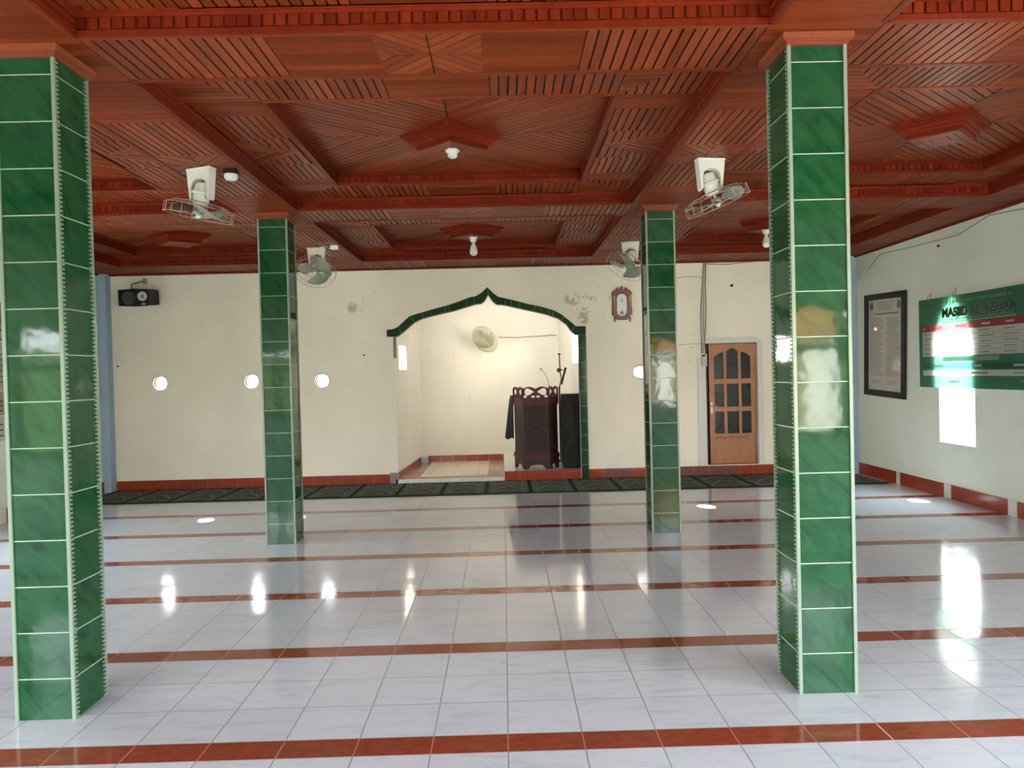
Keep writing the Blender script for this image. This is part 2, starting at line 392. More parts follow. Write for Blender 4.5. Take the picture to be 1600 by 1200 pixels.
# wall local z points to -Y: thickness runs behind the face
struct(obj_plate('wall_front', loops, -WT, 0.0, WALLF(YF), M_WALL))
M_TUBE = mat_plain('terracotta vent pipe', (0.34, 0.15, 0.10), 0.6)
for i, (x, z) in enumerate(HOLES):
    mb = MB(); T = frameT((x, YF-0.004, z), (1, 0, 0), (0, 0, 1))
    mb.lathe([(HR+0.002, 0.0), (HR+0.002, -WT), (HR-0.014, -WT), (HR-0.014, -WT+0.012), (HR-0.004, -WT+0.012), (HR-0.004, 0.0), (HR+0.002, 0.0)], M_TUBE, 32, T, cap=False)
    mb.lathe([(HR-0.005, -0.006), (HR-0.005, 0.004), (HR+0.010, 0.004), (HR+0.010, -0.004)], M_WHITE_TILE, 32, T, cap=False)
    struct(mb.build('window_%d' % (i+1), M_TUBE))

def side_wall(name, x, sgn, slots, mat):
    """wall whose room face is at x; sgn = +1 when the wall lies towards +x"""
    T = frameT((x, 0, 0), (0, -1, 0) if sgn > 0 else (0, 1, 0), (0, 0, 1))
    k = -1 if sgn > 0 else 1
    lp = [rect(YB-0.2, YF+0.1, -0.1, 3.45)]+[s_ for s_ in slots]
    if sgn > 0: lp = [[(-a, b) for a, b in l] for l in lp]
    return struct(obj_plate(name, lp, -0.15, 0.0, T, mat))
def slot(yc, w_=0.61, z0=0.60, z1=1.72, zt=2.16):
    h_ = w_/2
    return [(yc-h_, z0), (yc+h_, z0), (yc+h_, z1), (yc+h_*0.82, z1+(zt-z1)*0.36), (yc+h_*0.45, z1+(zt-z1)*0.72), (yc, zt), (yc-h_*0.45, z1+(zt-z1)*0.72), (yc-h_*0.82, z1+(zt-z1)*0.36), (yc-h_, z1)]
SLOT_Y_R = [7.785]; SLOT_Y_L = [6.4, 4.6]
DOOR_R = (-0.35, 1.75, 0.0, 2.25); DOOR_L = (-0.35, 0.75, 0.0, 2.1)       # side entrances beside the photographer
side_wall('wall_right', XR, 1, [slot(y) for y in SLOT_Y_R]+[rect(*DOOR_R)], M_SIDE)
side_wall('wall_left', XL, -1, [slot(y) for y in SLOT_Y_L]+[rect(*DOOR_L)], M_SIDE)
# back wall: doorway in the middle, barred windows left and right
BW = [rect(-4.8, -1.5, 0.75, 2.05), rect(1.3, 4.5, 0.75, 2.10)]
loops = [rect(XL-0.2, XR+0.2, -0.1, 3.45)]+BW
struct(obj_plate('wall_back', loops, 0.0, 0.15, WALLF(YB), M_SIDE))
M_WINWOOD = mat_plain('brown window frame paint', (0.22, 0.10, 0.05), 0.4)
for i, b in enumerate(BW):
    x0, x1, z0, z1 = b[0][0], b[1][0], b[0][1], b[2][1]
    mb = MB()
    for a, c_, d, e in ((x0, x1, z0, z0+0.07), (x0, x1, z1-0.07, z1), (x0, x0+0.07, z0, z1), (x1-0.07, x1, z0, z1), (x0, x1, 1.62, 1.68)):
        mb.box(a, c_, YB-0.10, YB-0.04, d, e)
    for q in range(1, 6):
        xx = x0+(x1-x0)*q/6; mb.box(xx-0.035, xx+0.035, YB-0.10, YB-0.04, z0, z1)
    struct(mb.build('window_%d' % (20+i), M_WINWOOD))

# niche behind the arch
NB = 12.12; NH = 2.80
NIX0, NIX1, NBX0, NBX1 = -1.465, 1.150, -1.355, 0.925     # front and back widths
def quad_wall(name, p0, p1, holes_u, mat, t=0.12, flip=False):
    """vertical wall from p0 to p1 (xy); holes as (u0,u1,z0,z1) along the wall"""
    ex = Vector((p1[0]-p0[0], p1[1]-p0[1], 0)); L = ex.length
    T = frameT((p0[0], p0[1], 0), ex, (0, 0, 1))
    lp = [rect(0, L, -0.1, NH)]+[rect(*h_) for h_ in holes_u]
    a, b = (-t, 0.0) if not flip else (0.0, t)
    return struct(obj_plate(name, lp, a, b, T, mat))
fy = YF+WT
quad_wall('wall_niche_left', (NIX0, fy), (NBX0, NB), [(0.28, 0.80, 1.565, 1.905)], M_NICHE, flip=False)
quad_wall('wall_niche_right', (NIX1, fy), (NBX1, NB), [(0.24, 0.88, 1.60, 2.09)], M_NICHE, flip=True)
mb = MB(); mb.box(NBX0-0.2, NBX1+0.2, NB, NB+0.12, -0.1, NH); struct(mb.build('wall_niche_back', M_NICHE))
mb = MB(); mb.box(NBX0-0.4, NBX1+0.4, fy, NB+0.12, NH, NH+0.1); struct(mb.build('ceiling_niche', M_NICHE))
M_CREAMTILE = NT('cream niche tile')
_P = M_CREAMTILE.sep(M_CREAMTILE.coord())
_u = M_CREAMTILE.math('FRACT', M_CREAMTILE.math('DIVIDE', M_CREAMTILE.math('ADD', _P[0], 0.05), 0.34)); _v = M_CREAMTILE.math('FRACT', M_CREAMTILE.math('DIVIDE', M_CREAMTILE.math('ADD', _P[1], 0.13), 0.34))
_d = M_CREAMTILE.math('MINIMUM', M_CREAMTILE.math('SUBTRACT', 0.5, M_CREAMTILE.math('ABSOLUTE', M_CREAMTILE.math('SUBTRACT', _u, 0.5))), M_CREAMTILE.math('SUBTRACT', 0.5, M_CREAMTILE.math('ABSOLUTE', M_CREAMTILE.math('SUBTRACT', _v, 0.5))))
_g = M_CREAMTILE.math('LESS_THAN', _d, 0.012)
M_CREAMTILE = M_CREAMTILE.set(color=M_CREAMTILE.mix(_g, (0.70, 0.60, 0.44, 1), (0.45, 0.36, 0.26, 1)), rough=0.15, spec=0.6)
M_BROWNTILE = mat_plain('light brown border tile', (0.42, 0.22, 0.13), 0.18, var=0.12)
mb = MB()
mb.box(NIX0-0.02, 0.0, YF-0.03, NB, -0.05, 0.060, M_BROWNTILE)
mb.box(-1.18, -0.24, YF+0.22, NB-0.2, 0.055, 0.064, M_CREAMTILE)
for q in range(5):
    xx = -1.455+q*0.291; mb.box(xx, min(xx+0.286, -0.004), YF-0.042, YF-0.029, 0.0, 0.062, M_WHITE_TILE)
mb.box(0.0, 1.05, YF-0.028, YF+WT, -0.05, 0.135, M_WHITE_TILE); mb.box(0.0, NIX1+0.02, YF+WT, NB, -0.05, 0.135, M_WHITE_TILE)
mb.box(-0.006, 0.0, YF-0.03, NB-0.05, 0.0, 0.137, M_WHITE_TILE)
for q in range(6):
    xx = 0.0+q*0.2045; mb.box(xx+0.0015, min(xx+0.203, 1.043), YF-0.042, YF-0.027, 0.0, 0.137, M_TERRA)
struct(mb.build('floor_niche', M_WHITE_TILE))
mb = MB()
for q in range(7):
    xx = NBX0+0.10+q*0.2; mb.box(xx+0.002, min(xx+0.198, -0.02), NB-0.014, NB, 0.06, 0.150)
for q in range(9):
    t0_, t1_ = q*0.2/1.9, (q+1)*0.2/1.9
    for_ = [(NIX0+(NBX0-NIX0)*t, fy+(NB-fy)*t) for t in (t0_, min(1, t1_-0.002))]
    (xa, ya), (xb, yb) = for_
    mb.prism([(xa, ya), (xb, yb), (xb+0.014, yb), (xa+0.014, ya)], 0.06, 0.150)
struct(mb.build('baseboard_niche', M_TERRA))
# niche window rims
mb = MB()
mb.box(NIX1-0.002, NIX1+0.005, fy+0.0, fy+0.003, 1.59, 1.60); 

# green tiled arch band and its right leg
band = ARCH_IN[1:-1]
arch_loop = [(-1.56, 2.012), (-1.46, 2.008)]+[p for p in ARCH_IN[2:-1]]+[(1.05, 0.0)]+ARCH_OUT
M_GREEN_A2 = mat_plain('dark green glazed arch tile', (0.012, 0.050, 0.016), 0.12, var=0.35, scale=5)
M_ARCHGROUT = mat_plain('grey green grout', (0.26, 0.30, 0.22), 0.7)
mb = MB(); vs, fs = plate_mesh([arch_loop], 0.0, 0.016, WALLF(YF), 0.002); mb.add(vs, fs, M_GREEN_A2)
def lerp2(a, b, t): return (a[0]+(b[0]-a[0])*t, a[1]+(b[1]-a[1])*t)
def joint(p, q, wd=0.004, z1=0.0185):
    d = Vector((q[0]-p[0], q[1]-p[1])); n = Vector((-d.y, d.x)).normalized()*wd/2
    mb.prism([(p[0]-n.x, p[1]-n.y), (p[0]+n.x, p[1]+n.y), (q[0]+n.x, q[1]+n.y), (q[0]-n.x, q[1]-n.y)], 0.012, z1, M_ARCHGROUT, WALLF(YF))
for p, q in (((-1.365, 2.05), (-1.385, 2.155)), ((-1.19, 2.215), (-1.235, 2.285)), ((-1.06, 2.255), (-1.07, 2.33)), ((-0.755, 2.325), (-0.755, 2.405)), ((-0.70, 2.335), (-0.70, 2.42)), ((-0.47, 2.395), (-0.46, 2.50)), ((-0.36, 2.425), (-0.36, 2.525)),
             ((-0.165, 2.55), (-0.17, 2.645)), ((0.06, 2.41), (0.075, 2.49)), ((0.15, 2.40), (0.14, 2.47)), ((0.255, 2.36), (0.27, 2.44)), ((0.45, 2.31), (0.475, 2.39)), ((0.55, 2.32), (0.54, 2.37)), ((0.655, 2.255), (0.66, 2.335)), ((0.70, 2.24), (0.725, 2.31)),
             ((0.81, 2.18), (0.87, 2.22)), ((0.96, 2.03), (1.015, 2.09)), ((1.05, 1.975), (1.155, 1.975))):
    joint(p, q)
for q in range(1, 10): joint((1.05, q*0.2), (1.155, q*0.2))
# bead along the inner edge
M_BEAD = mat_plain('grey arch bead', (0.22, 0.20, 0.16), 0.6)
pts = [(x, YF-0.012, z) for x, z in [(-1.46, 2.0)]+ARCH_IN[2:-1]]+[(1.05, YF-0.012, 0.01)]
mb.tube(pts, 0.009, M_BEAD, 6)
# leftover of the lost left leg
mb.box(-1.475, -1.435, YF-0.012, YF, 1.72, 2.0, M_BEAD)
mb.box(-1.565, -1.455, YF-0.03, YF, 0.0, 0.155, mat_plain('bare grey mortar', (0.26, 0.22, 0.20), 0.8))
struct(mb.build('trim_1', M_GREEN_A2))

# skirtings
def skirt_front():
    mb = MB()
    def run(x0, x1):
        x = x0; q = 0
        mb.box(x0, x1, YF-0.009, YF, 0.0, 0.130, M_GROUT)
        while x < x1-0.02:
            e = min(x+0.203, x1)
            m_ = M_TERRA
            if 1.16 < x < 1.70 or 2.3 < x < 3.05: m_ = M_TERRA_B
            mb.box(x+0.0015, e-0.0015, YF-0.013, YF, 0.0, 0.135, m_)
            x += 0.205; q += 1
    run(XL+0.117, -1.565); run(1.157, XR-0.02)
    return mb.build('baseboard_front', M_TERRA)
struct(skirt_front())
def skirt_side(name, x, sgn):
    mb = MB()
    y = YB; end = YF-0.01
    whites = [(8.90, 8.985), (7.885, 8.01), (6.87, 6.99), (5.85, 5.97), (4.82, 4.94), (3.80, 3.92), (2.77, 2.89), (1.74, 1.86), (0.71, 0.83)]
    cuts = sorted([(a, b, M_WHITE_TILE) for a, b in whites])
    yy = YB
    spans = []
    for a, b, m_ in cuts:
        t = yy
        while t < a-0.01:
            spans.append((t, min(t+0.297, a), M_TERRA)); t += 0.297
        spans.append((a, b, m_)); yy = b
    t = yy
    while t < end-0.01: spans.append((t, min(t+0.297, end), M_TERRA)); t += 0.297
    for a, b, m_ in spans:
        xa, xb = (x-0.014, x) if sgn > 0 else (x, x+0.014)
        mb.box(xa, xb, a+0.001, b-0.001, 0.0, 0.150, m_)
    return struct(mb.build(name, M_TERRA))
skirt_side('baseboard_right', XR, 1); skirt_side('baseboard_left', XL, -1)
# pale blue corner piers
mb = MB(); mb.box(XL, XL+0.115, YF-0.13, YF, 0, H); struct(mb.build('trim_2', M_BLUE))
mb = MB(); mb.box(XR-0.10, XR, YF-0.15, YF, 0, H); struct(mb.build('trim_3', M_BLUE))

# ground outside
M_GROUND = mat_plain('pale dusty ground', (0.42, 0.39, 0.33), 0.9, var=0.2, scale=0.7)
mb = MB()
mb.box(-60, 60, YF+WT, 80, -0.3, -0.12); mb.box(-60, 60, -80, YB-0.15, -0.3, -0.12)
mb.box(-60, XL-0.15, YB-0.15, YF+WT, -0.3, -0.12); mb.box(XR+0.15, 60, YB-0.15, YF+WT, -0.3, -0.12)
struct(mb.build('ground_outside', M_GROUND))
M_HEDGE = NT('sunlit hedge leaves'); _n = M_HEDGE.noise(M_HEDGE.coord(), 6, 5, 0.7); M_HEDGE = M_HEDGE.set(color=M_HEDGE.ramp(_n, [(0.35, (0.02, 0.035, 0.012)), (0.7, (0.085, 0.12, 0.05))]), rough=0.8)
mb = MB(); mb.box(-16, -1.2, -7.6, -6.8, -0.13, 2.12); mb.box(6.6, 16, -7.8, -7.0, -0.13, 2.3); struct(mb.build('garden_hedge', M_HEDGE))
M_HOUSE = mat_plain('white house wall', (0.72, 0.70, 0.64), 0.7); M_ROOF = mat_plain('orange brown roof', (0.30, 0.12, 0.05), 0.7)
mb = MB(); mb.box(0.6, 6.4, -10, -7.6, -0.13, 2.0, M_HOUSE); mb.box(0.4, 6.6, -10, -7.4, 2.0, 2.75, M_ROOF)
for q in range(7): mb.box(0.95+q*0.78, 1.15+q*0.78, -7.62, -7.55, 0.3, 1.85, M_WINWOOD)
struct(mb.build('wall_neighbour', M_HOUSE))
# roof slab over the ceiling keeps the sky out
mb = MB(); mb.box(XL-0.6, XR+0.6, YB-0.6, YF+0.3, 3.40, 3.50); struct(mb.build('roof_slab', M_BACK))

# ------------------------------------------------------------------ slatted ceiling
def clip(poly, n, d, keep_greater):
    out = []
    for i in range(len(poly)):
        a, b = poly[i], poly[(i+1) % len(poly)]
        da = a[0]*n[0]+a[1]*n[1]-d; db = b[0]*n[0]+b[1]*n[1]-d
        if not keep_greater: da, db = -da, -db
        if da >= 0: out.append(a)
        if da*db < 0:
            t = da/(da-db); out.append((a[0]+(b[0]-a[0])*t, a[1]+(b[1]-a[1])*t))
    return out
def slats(mb, poly, ang, pitch, gap, z, th, mat):
    """boards across polygon POLY, running along angle ANG; their faces at z, pitch/gap across"""
    dx, dy = math.cos(ang), math.sin(ang); n = (-dy, dx)
    ts = [p[0]*n[0]+p[1]*n[1] for p in poly]; t0, t1 = min(ts), max(ts)
    cnt = max(1, round((t1-t0)/pitch)); pt = (t1-t0)/cnt
    for k in range(cnt):
        a, b = t0+k*pt+gap/2, t0+(k+1)*pt-gap/2
        q = clip(poly, n, a, True)
        if len(q) >= 3: q = clip(q, n, b, False)
        if len(q) < 3: continue
        ar = sum(q[i][0]*q[(i+1) % len(q)][1]-q[(i+1) % len(q)][0]*q[i][1] for i in range(len(q)))/2
        if abs(ar) < 4e-5: continue
        if ar < 0: q.reverse()
        m_ = len(q)
        jit = random.uniform(-0.0012, 0.0012)
        vs = [(x, y, z+jit) for x, y in q]+[(x, y, z+th) for x, y in q]
        uv = lambda i: (q[i][0]*dx+q[i][1]*dy, q[i][0]*n[0]+q[i][1]*n[1])
        fs = [tuple(reversed(range(m_)))]; us = [[uv(i) for i in reversed(range(m_))]]
        for i in range(m_):
            j = (i+1) % m_; fs.append((i, j, m_+j, m_+i)); us.append([uv(i), uv(j), uv(j), uv(i)])
        mb.add(vs, fs, mat, us)
AX, AY = 0.0, PI/2
TH = 0.015
def region(mb, x0, x1, y0, y1, z, kind, long_axis):
    """kind: perp / para (grooved), plank_perp / plank_para (tight boards), cross (four mitred triangles)"""
    R_ = rect(x0, x1, y0, y1)
    lo = AX if long_axis == 'x' else AY; pe = AY if long_axis == 'x' else AX
    if kind == 'perp': slats(mb, R_, pe, 0.052, 0.0105, z, TH, M_SLAT)
    elif kind == 'para': slats(mb, R_, lo, 0.052, 0.0105, z, TH, M_SLAT)
    elif kind == 'plank_perp': slats(mb, R_, pe, 0.062, 0.003, z, TH, M_PLANK)
    elif kind == 'plank_para': slats(mb, R_, lo, 0.062, 0.003, z, TH, M_PLANK)
    elif kind == 'cross':
        cx, cy = (x0+x1)/2, (y0+y1)/2; d1 = math.atan2(y1-y0, x1-x0); g = 0.003
        for q, an in (((x0, cx-g, y0, cy-g), d1), ((cx+g, x1, y0, cy-g), PI-d1), ((x0, cx-g, cy+g, y1), PI-d1), ((cx+g, x1, cy+g, y1), d1)):
            slats(mb, rect(*q), an, 0.05, 0.006, z, TH, M_SLAT)
    elif kind in ('chev+', 'chev-'):
        cy = (y0+y1)/2
        xa, xb = (x0+0.02, x1) if kind == 'chev-' else (x1-0.02, x0)      # apex side, base side
        g = 0.003
        slats(mb, [(xa, cy-g), (xb, y0), (xb, cy-g)], math.atan2(y0-cy, xb-xa), 0.05, 0.006, z, TH, M_SLAT)
        slats(mb, [(xa, cy+g), (xb, cy+g), (xb, y1)], math.atan2(y1-cy, xb-xa), 0.05, 0.006, z, TH, M_SLAT)
        slats(mb, [(xa, y0), (xb, y0), (xa, cy)], AY, 0.052, 0.0105, z, TH, M_SLAT)
        slats(mb, [(xa, y1), (xb, y1), (xa, cy)], AY, 0.052, 0.0105, z, TH, M_SLAT)
    elif kind == 'mitre' or kind == 'mitre2':
        cs = [(x0, y0), (x1, y0), (x1, y1), (x0, y1)]
        if kind == 'mitre': t1, t2 = [cs[0], cs[1], cs[2]], [cs[0], cs[2], cs[3]]
        else: t1, t2 = [cs[1], cs[2], cs[3]], [cs[0], cs[1], cs[3]]
        slats(mb, t1, AY if kind == 'mitre' else AY, 0.052, 0.0105, z, TH, M_SLAT)
        slats(mb, t2, AX, 0.052, 0.0105, z, TH, M_SLAT)
def strip(mb, x0, x1, y0, y1, z, long_axis, segs, edge=0.022):
    if edge:
        if long_axis == 'x':
            mb.box(x0, x1, y0, y0+edge, z-0.004, z+TH, M_PLANK); mb.box(x0, x1, y1-edge, y1, z-0.004, z+TH, M_PLANK); y0 += edge+0.002; y1 -= edge+0.002
        else:
            mb.box(x0, x0+edge, y0, y1, z-0.004, z+TH, M_PLANK); mb.box(x1-edge, x1, y0, y1, z-0.004, z+TH, M_PLANK); x0 += edge+0.002; x1 -= edge+0.002
    for a, b, kd in segs:
        if long_axis == 'x': region(mb, x0+(x1-x0)*a, x0+(x1-x0)*b, y0, y1, z, kd, 'x')
        else: region(mb, x0, x1, y0+(y1-y0)*a, y0+(y1-y0)*b, z, kd, 'y')
BX = [(-5.40, -4.83), (-2.25, -1.76), (1.20, 1.70), (4.35, 4.82)]      # beams running into the room
BY = [(-0.75, 0.35), (3.20, 3.67), (6.52, 6.98), (9.42, 10.08)]        # beams across the room
SEG_X = [(0, .265, 'perp'), (.265, .42, 'plank_para'), (.42, .58, 'cross'), (.58, .735, 'plank_para'), (.735, 1, 'perp')]
SEG_Y = [(0, .20, 'plank_perp'), (.20, .42, 'para'), (.42, .58, 'cross'), (.58, .80, 'para'), (.80, 1, 'plank_perp')]
ceil = MB()
ceil.box(XL-0.1, XR+0.1, YB-0.1, YF, 3.30, 3.38, M_BACK)
ceiling = struct(ceil.build('ceiling', M_BACK))
beams = MB()
ZB = 3.28
for (x0, x1) in BX: beams.box(x0, x1, YB, YF, H+TH, ZB, M_BACK)
for (y0, y1) in BY:
    for i in range(3): beams.box(BX[i][1], BX[i+1][0], y0, y1, H+TH, ZB, M_BACK)
for (y0, y1) in BY:
    for i in range(3): strip(beams, BX[i][1], BX[i+1][0], y0, y1, H, 'x', SEG_X)
for (x0, x1) in BX:
    for j in range(3): strip(beams, x0, x1, BY[j][1], BY[j+1][0], H, 'y', SEG_Y)
    for (y0, y1) in BY: region(beams, x0, x1, y0, y1, H, 'plank_para', 'x')
beams.build('ceiling_beam', M_PLANK, ceiling)
def dentil(mb, a, b, n, z0, z1, teeth):
    """moulded upright from a to b (xy), n = unit normal into the bay"""
    a = Vector((a[0], a[1], 0)); b = Vector((b[0], b[1], 0)); n = Vector((n[0], n[1], 0)); d = (b-a).normalized(); L = (b-a).length
    h = z1-z0
    def bar(s0, s1, p, za, zb):
        vs = []
        for z in (za, zb):
            for (s_, q) in ((s0, -0.004), (s1, -0.004), (s1, p), (s0, p)): vs.append(a+d*s_+n*q+Vector((0, 0, z)))
        mb.add(vs, [(0,1,2,3),(4,7,6,5),(0,4,5,1),(1,5,6,2),(2,6,7,3),(3,7,4,0)], M_RED)
    bar(0, L, 0.004, z0-TH*0.0, z1+0.012)
    bar(0, L, 0.014, z0-0.003, z0+h*0.22)
    bar(0, L, 0.014, z1-h*0.26, z1-h*0.06)
    bar(0, L, 0.022, z1-h*0.10, z1+0.004)
    if teeth:
        k = int(L/0.052); p = L/k
        for i in range(k): bar(i*p+0.006, (i+1)*p-0.006, 0.012, z0+h*0.28, z1-h*0.28)
    else:
        bar(0, L, 0.010, z0+h*0.40, z0+h*0.60)
Z1, Z2 = 3.045, 3.142
OPX = {0: (-4.50, -2.75), 1: (-1.31, 0.705), 2: (2.21, 4.03)}
OPY = {0: (0.95, 2.70), 1: (4.25, 6.105), 2: (7.71, 9.195)}
SEG_BX = [(0, .16, 'perp'), (.16, .36, 'perp'), (.36, .64, 'plank_para'), (.64, .84, 'perp'), (.84, 1, 'perp')]
SEG_BY = lambda c: [(0, .12, 'plank_perp'), (.12, .34, 'para'), (.34, .66, c), (.66, .88, 'para'), (.88, 1, 'plank_perp')]
def coffer(i, j):
    x0, x1 = BX[i][1], BX[i+1][0]; y0, y1 = BY[j][1], BY[j+1][0]
    a0, a1 = OPX[i]; b0, b1 = OPY[j]
    mb = MB()
    # backing sheets
    for r_ in ((x0, x1, y0, b0), (x0, x1, b1, y1), (x0, a0, b0, b1), (a1, x1, b0, b1)): mb.box(r_[0], r_[1], r_[2], r_[3], Z1+TH, Z1+TH+0.02, M_BACK)
    mb.box(a0, a1, b0, b1, Z2+TH, Z2+TH+0.02, M_BACK)
    # outer band
    strip(mb, a0, a1, y0, b0, Z1, 'x', SEG_BX); strip(mb, a0, a1, b1, y1, Z1, 'x', SEG_BX)
    strip(mb, x0, a0, b0, b1, Z1, 'y', SEG_BY('chev+')); strip(mb, a1, x1, b0, b1, Z1, 'y', SEG_BY('chev-'))
    region(mb, x0, a0, y0, b0, Z1, 'mitre', 'x'); region(mb, a1, x1, b1, y1, Z1, 'mitre', 'x')
    region(mb, a1, x1, y0, b0, Z1, 'mitre2', 'x'); region(mb, x0, a0, b1, y1, Z1, 'mitre2', 'x')
    # inner panel in four quarters, boards pointing at the middle
    cx, cy = (a0+a1)/2, (b0+b1)/2; g = 0.004
    slats(mb, rect(a0, cx-g, b0, cy-g), math.radians(40), 0.055, 0.0085, Z2, TH, M_SLAT)
    slats(mb, rect(cx+g, a1, b0, cy-g), math.radians(140), 0.055, 0.0085, Z2, TH, M_SLAT)
    slats(mb, rect(a0, cx-g, cy+g, b1), math.radians(140), 0.055, 0.0085, Z2, TH, M_SLAT)
    slats(mb, rect(cx+g, a1, cy+g, b1), math.radians(40), 0.055, 0.0085, Z2, TH, M_SLAT)
    mb.build('coffer_panel', M_SLAT, ceiling)
    md = MB()
    for (X0, X1, Y0, Y1_, za, zb) in ((x0, x1, y0, y1, H, Z1), (a0, a1, b0, b1, Z1, Z2)):
        dentil(md, (X0, Y1_), (X1, Y1_), (0, -1), za, zb, True)
        dentil(md, (X0, Y0), (X1, Y0), (0, 1), za, zb, True)
        dentil(md, (X0, Y0), (X0, Y1_), (1, 0), za, zb, False)
        dentil(md, (X1, Y0), (X1, Y1_), (-1, 0), za, zb, False)
    md.build('coffer_moulding', M_RED, ceiling)
    # stepped rhombus hanging from the middle
    mr = MB(); hx, hy = 0.36, 0.34
    if i == 2: hx = 0.36
    N = 5
    for s_ in range(N):
        k = 1-s_*0.075; z1 = Z2-s_*0.021
        mr.prism([(cx-hx*k, cy), (cx, cy-hy*k), (cx+hx*k, cy), (cx, cy+hy*k)], z1-0.021, z1+0.004, M_RED)
    k = 1-N*0.075+0.02; zb = Z2-N*0.021
    q = [(cx-hx*k, cy), (cx, cy-hy*k), (cx+hx*k, cy), (cx, cy+hy*k)]; c = (cx, cy)
    for t in range(4):
        p0, p1 = q[t], q[(t+1) % 4]
        slats(mr, [p0, p1, c], math.atan2(p1[1]-p0[1], p1[0]-p0[0]), 0.05, 0.006, zb-0.008, 0.012, M_SLAT)
    mr.build('ceiling_rosette', M_RED, ceiling)
    return (cx, cy, zb-0.008)
CENT = {}
for i in range(3):
    for j in range(3): CENT[(i, j)] = coffer(i, j)
# strip of moulding where the ceiling meets the walls
mb = MB()
mb.box(XL+0.115, XR-0.1, YF-0.035, YF, H-0.022, H+0.01); mb.box(XR-0.03, XR, YB, YF-0.15, H-0.02, H+0.01); mb.box(XL, XL+0.03, YB, YF-0.13, H-0.02, H+0.01)
struct(mb.build('trim_4', M_RED))

# ------------------------------------------------------------------ columns
CW = 0.262
def column_parts(root):
    h = CW/2; top = 2.893
    mb = MB(); mb.box(-h+0.006, h-0.006, -h+0.006, h-0.006, 0, top+0.02); mb.build('tiled_shaft', M_GREEN, root)
    for sx in (-1, 1):
        for sy in (-1, 1):
            mb = MB()
            T = Matrix.Diagonal((sx, sy, 1, 1))
            mb.box(h-0.014, h+0.001, h-0.010, h+0.002, 0, top, None, T)        # smooth bead on the front or back face
            n = int(top/0.0195)
            for k in range(n):
                z = k*0.0195+0.003
                mb.box(h-0.008, h+0.0015, h-0.028, h-0.006, z, z+0.0085, None, T)  # ribs wrapping round the side
            mb.build('corner_trim', M_MINT, root)
    mb = MB()
    for (o, za, zb) in ((0.008, top-0.002, top+0.014), (0.016, top+0.012, top+0.022), (0.026, top+0.020, H+0.004)):
        mb.box(-h-o, h+o, -h-o, h+o, za, zb)
    mb.build('wooden_capital', M_ORANGE, root)
COLS = [(-2.027, 3.40, 'green marbled tile column at the left, nearest the camera and cut by the picture edge'),
        (1.441, 3.433, 'green marbled tile column on the right nearest the camera, front of the wooden door'),
        (-1.997, 6.71, 'slimmer looking green tile column in the back pair, left of the arch'),
        (1.452, 6.745, 'slimmer looking green tile column in the back pair, right of the arch beside the clock')]
c0 = thing('tiled_column', COLS[0][2], 'column', (COLS[0][0], COLS[0][1], 0), 0, 'green tiled columns')
column_parts(c0)
for x, y, lb in COLS[1:]: dup(c0, (x, y, 0), 0, lb)

# ------------------------------------------------------------------ carpet
def mat_carpet():
    k = NT('woven green prayer carpet'); P = k.sep(k.coord())
    cw = 0.555
    u = k.math('FRACT', k.math('DIVIDE', k.math('ADD', P[0], 0.235), cw)); x = k.math('MULTIPLY', k.math('SUBTRACT', u, 0.5), cw)   # metres from the middle of the cell
    ax = k.math('ABSOLUTE', x); y = k.math('SUBTRACT', P[1], 8.99)
    n = k.noise(k.coord(), 34, 3); n2 = k.noise(k.coord(), 120, 2)
    base = k.ramp(n, [(0.35, (0.045, 0.053, 0.040)), (0.6, (0.095, 0.105, 0.080))])
    grey = (0.135, 0.155, 0.125, 1); beige = (0.27, 0.24, 0.17, 1); dk = (0.010, 0.024, 0.013, 1)
    fr = k.math('MULTIPLY', k.math('GREATER_THAN', ax, 0.17), k.math('LESS_THAN', ax, 0.245))
    chk = k.new('ShaderNodeTexChecker'); k.l.new(k.coord(), chk.inputs['Vector']); chk.inputs['Scale'].default_value = 30
    c = k.mix(k.math('MULTIPLY', fr, k.math('ADD', 0.25, k.math('MULTIPLY', chk.outputs['Fac'], 0.5))), base, grey)
    # mihrab arches: two scalloped outlines
    for (y0, amp, wd, colr, st) in ((0.22, 0.34, 0.022, beige, .9), (0.68, 0.20, 0.03, beige, .8), (0.42, 0.30, 0.02, grey, .8), (0.10, 0.12, 0.018, beige, .5)):
        cur = k.math('ADD', y0+amp, k.math('MULTIPLY', k.math('POWER', k.math('DIVIDE', ax, 0.2), 1.6), -amp))
        sc = k.math('MULTIPLY', k.math('SINE', k.math('MULTIPLY', ax, 75.0)), 0.03)
        dd = k.math('ABSOLUTE', k.math('SUBTRACT', y, k.math('ADD', cur, sc)))
        on = k.math('MULTIPLY', k.math('LESS_THAN', dd, wd), k.math('LESS_THAN', ax, 0.19))
        c = k.mix(k.math('MULTIPLY', on, st), c, colr)
    bd = k.math('MAXIMUM', k.math('GREATER_THAN', ax, 0.256), k.math('LESS_THAN', y, 0.045))
    c = k.mix(bd, c, dk)
    return k.set(color=c, rough=0.95, spec=0.1, normal=k.bump(n2, 0.5, 0.004))
mb = MB(); mb.bbox(XL+0.13, XR-0.11, 8.99, YF-0.018, 0.0, 0.011, 0.003)
tag(mb.build('prayer_carpet', mat_carpet()), 'long dark green prayer carpet with a row of patterned cells along the front wall', 'carpet')

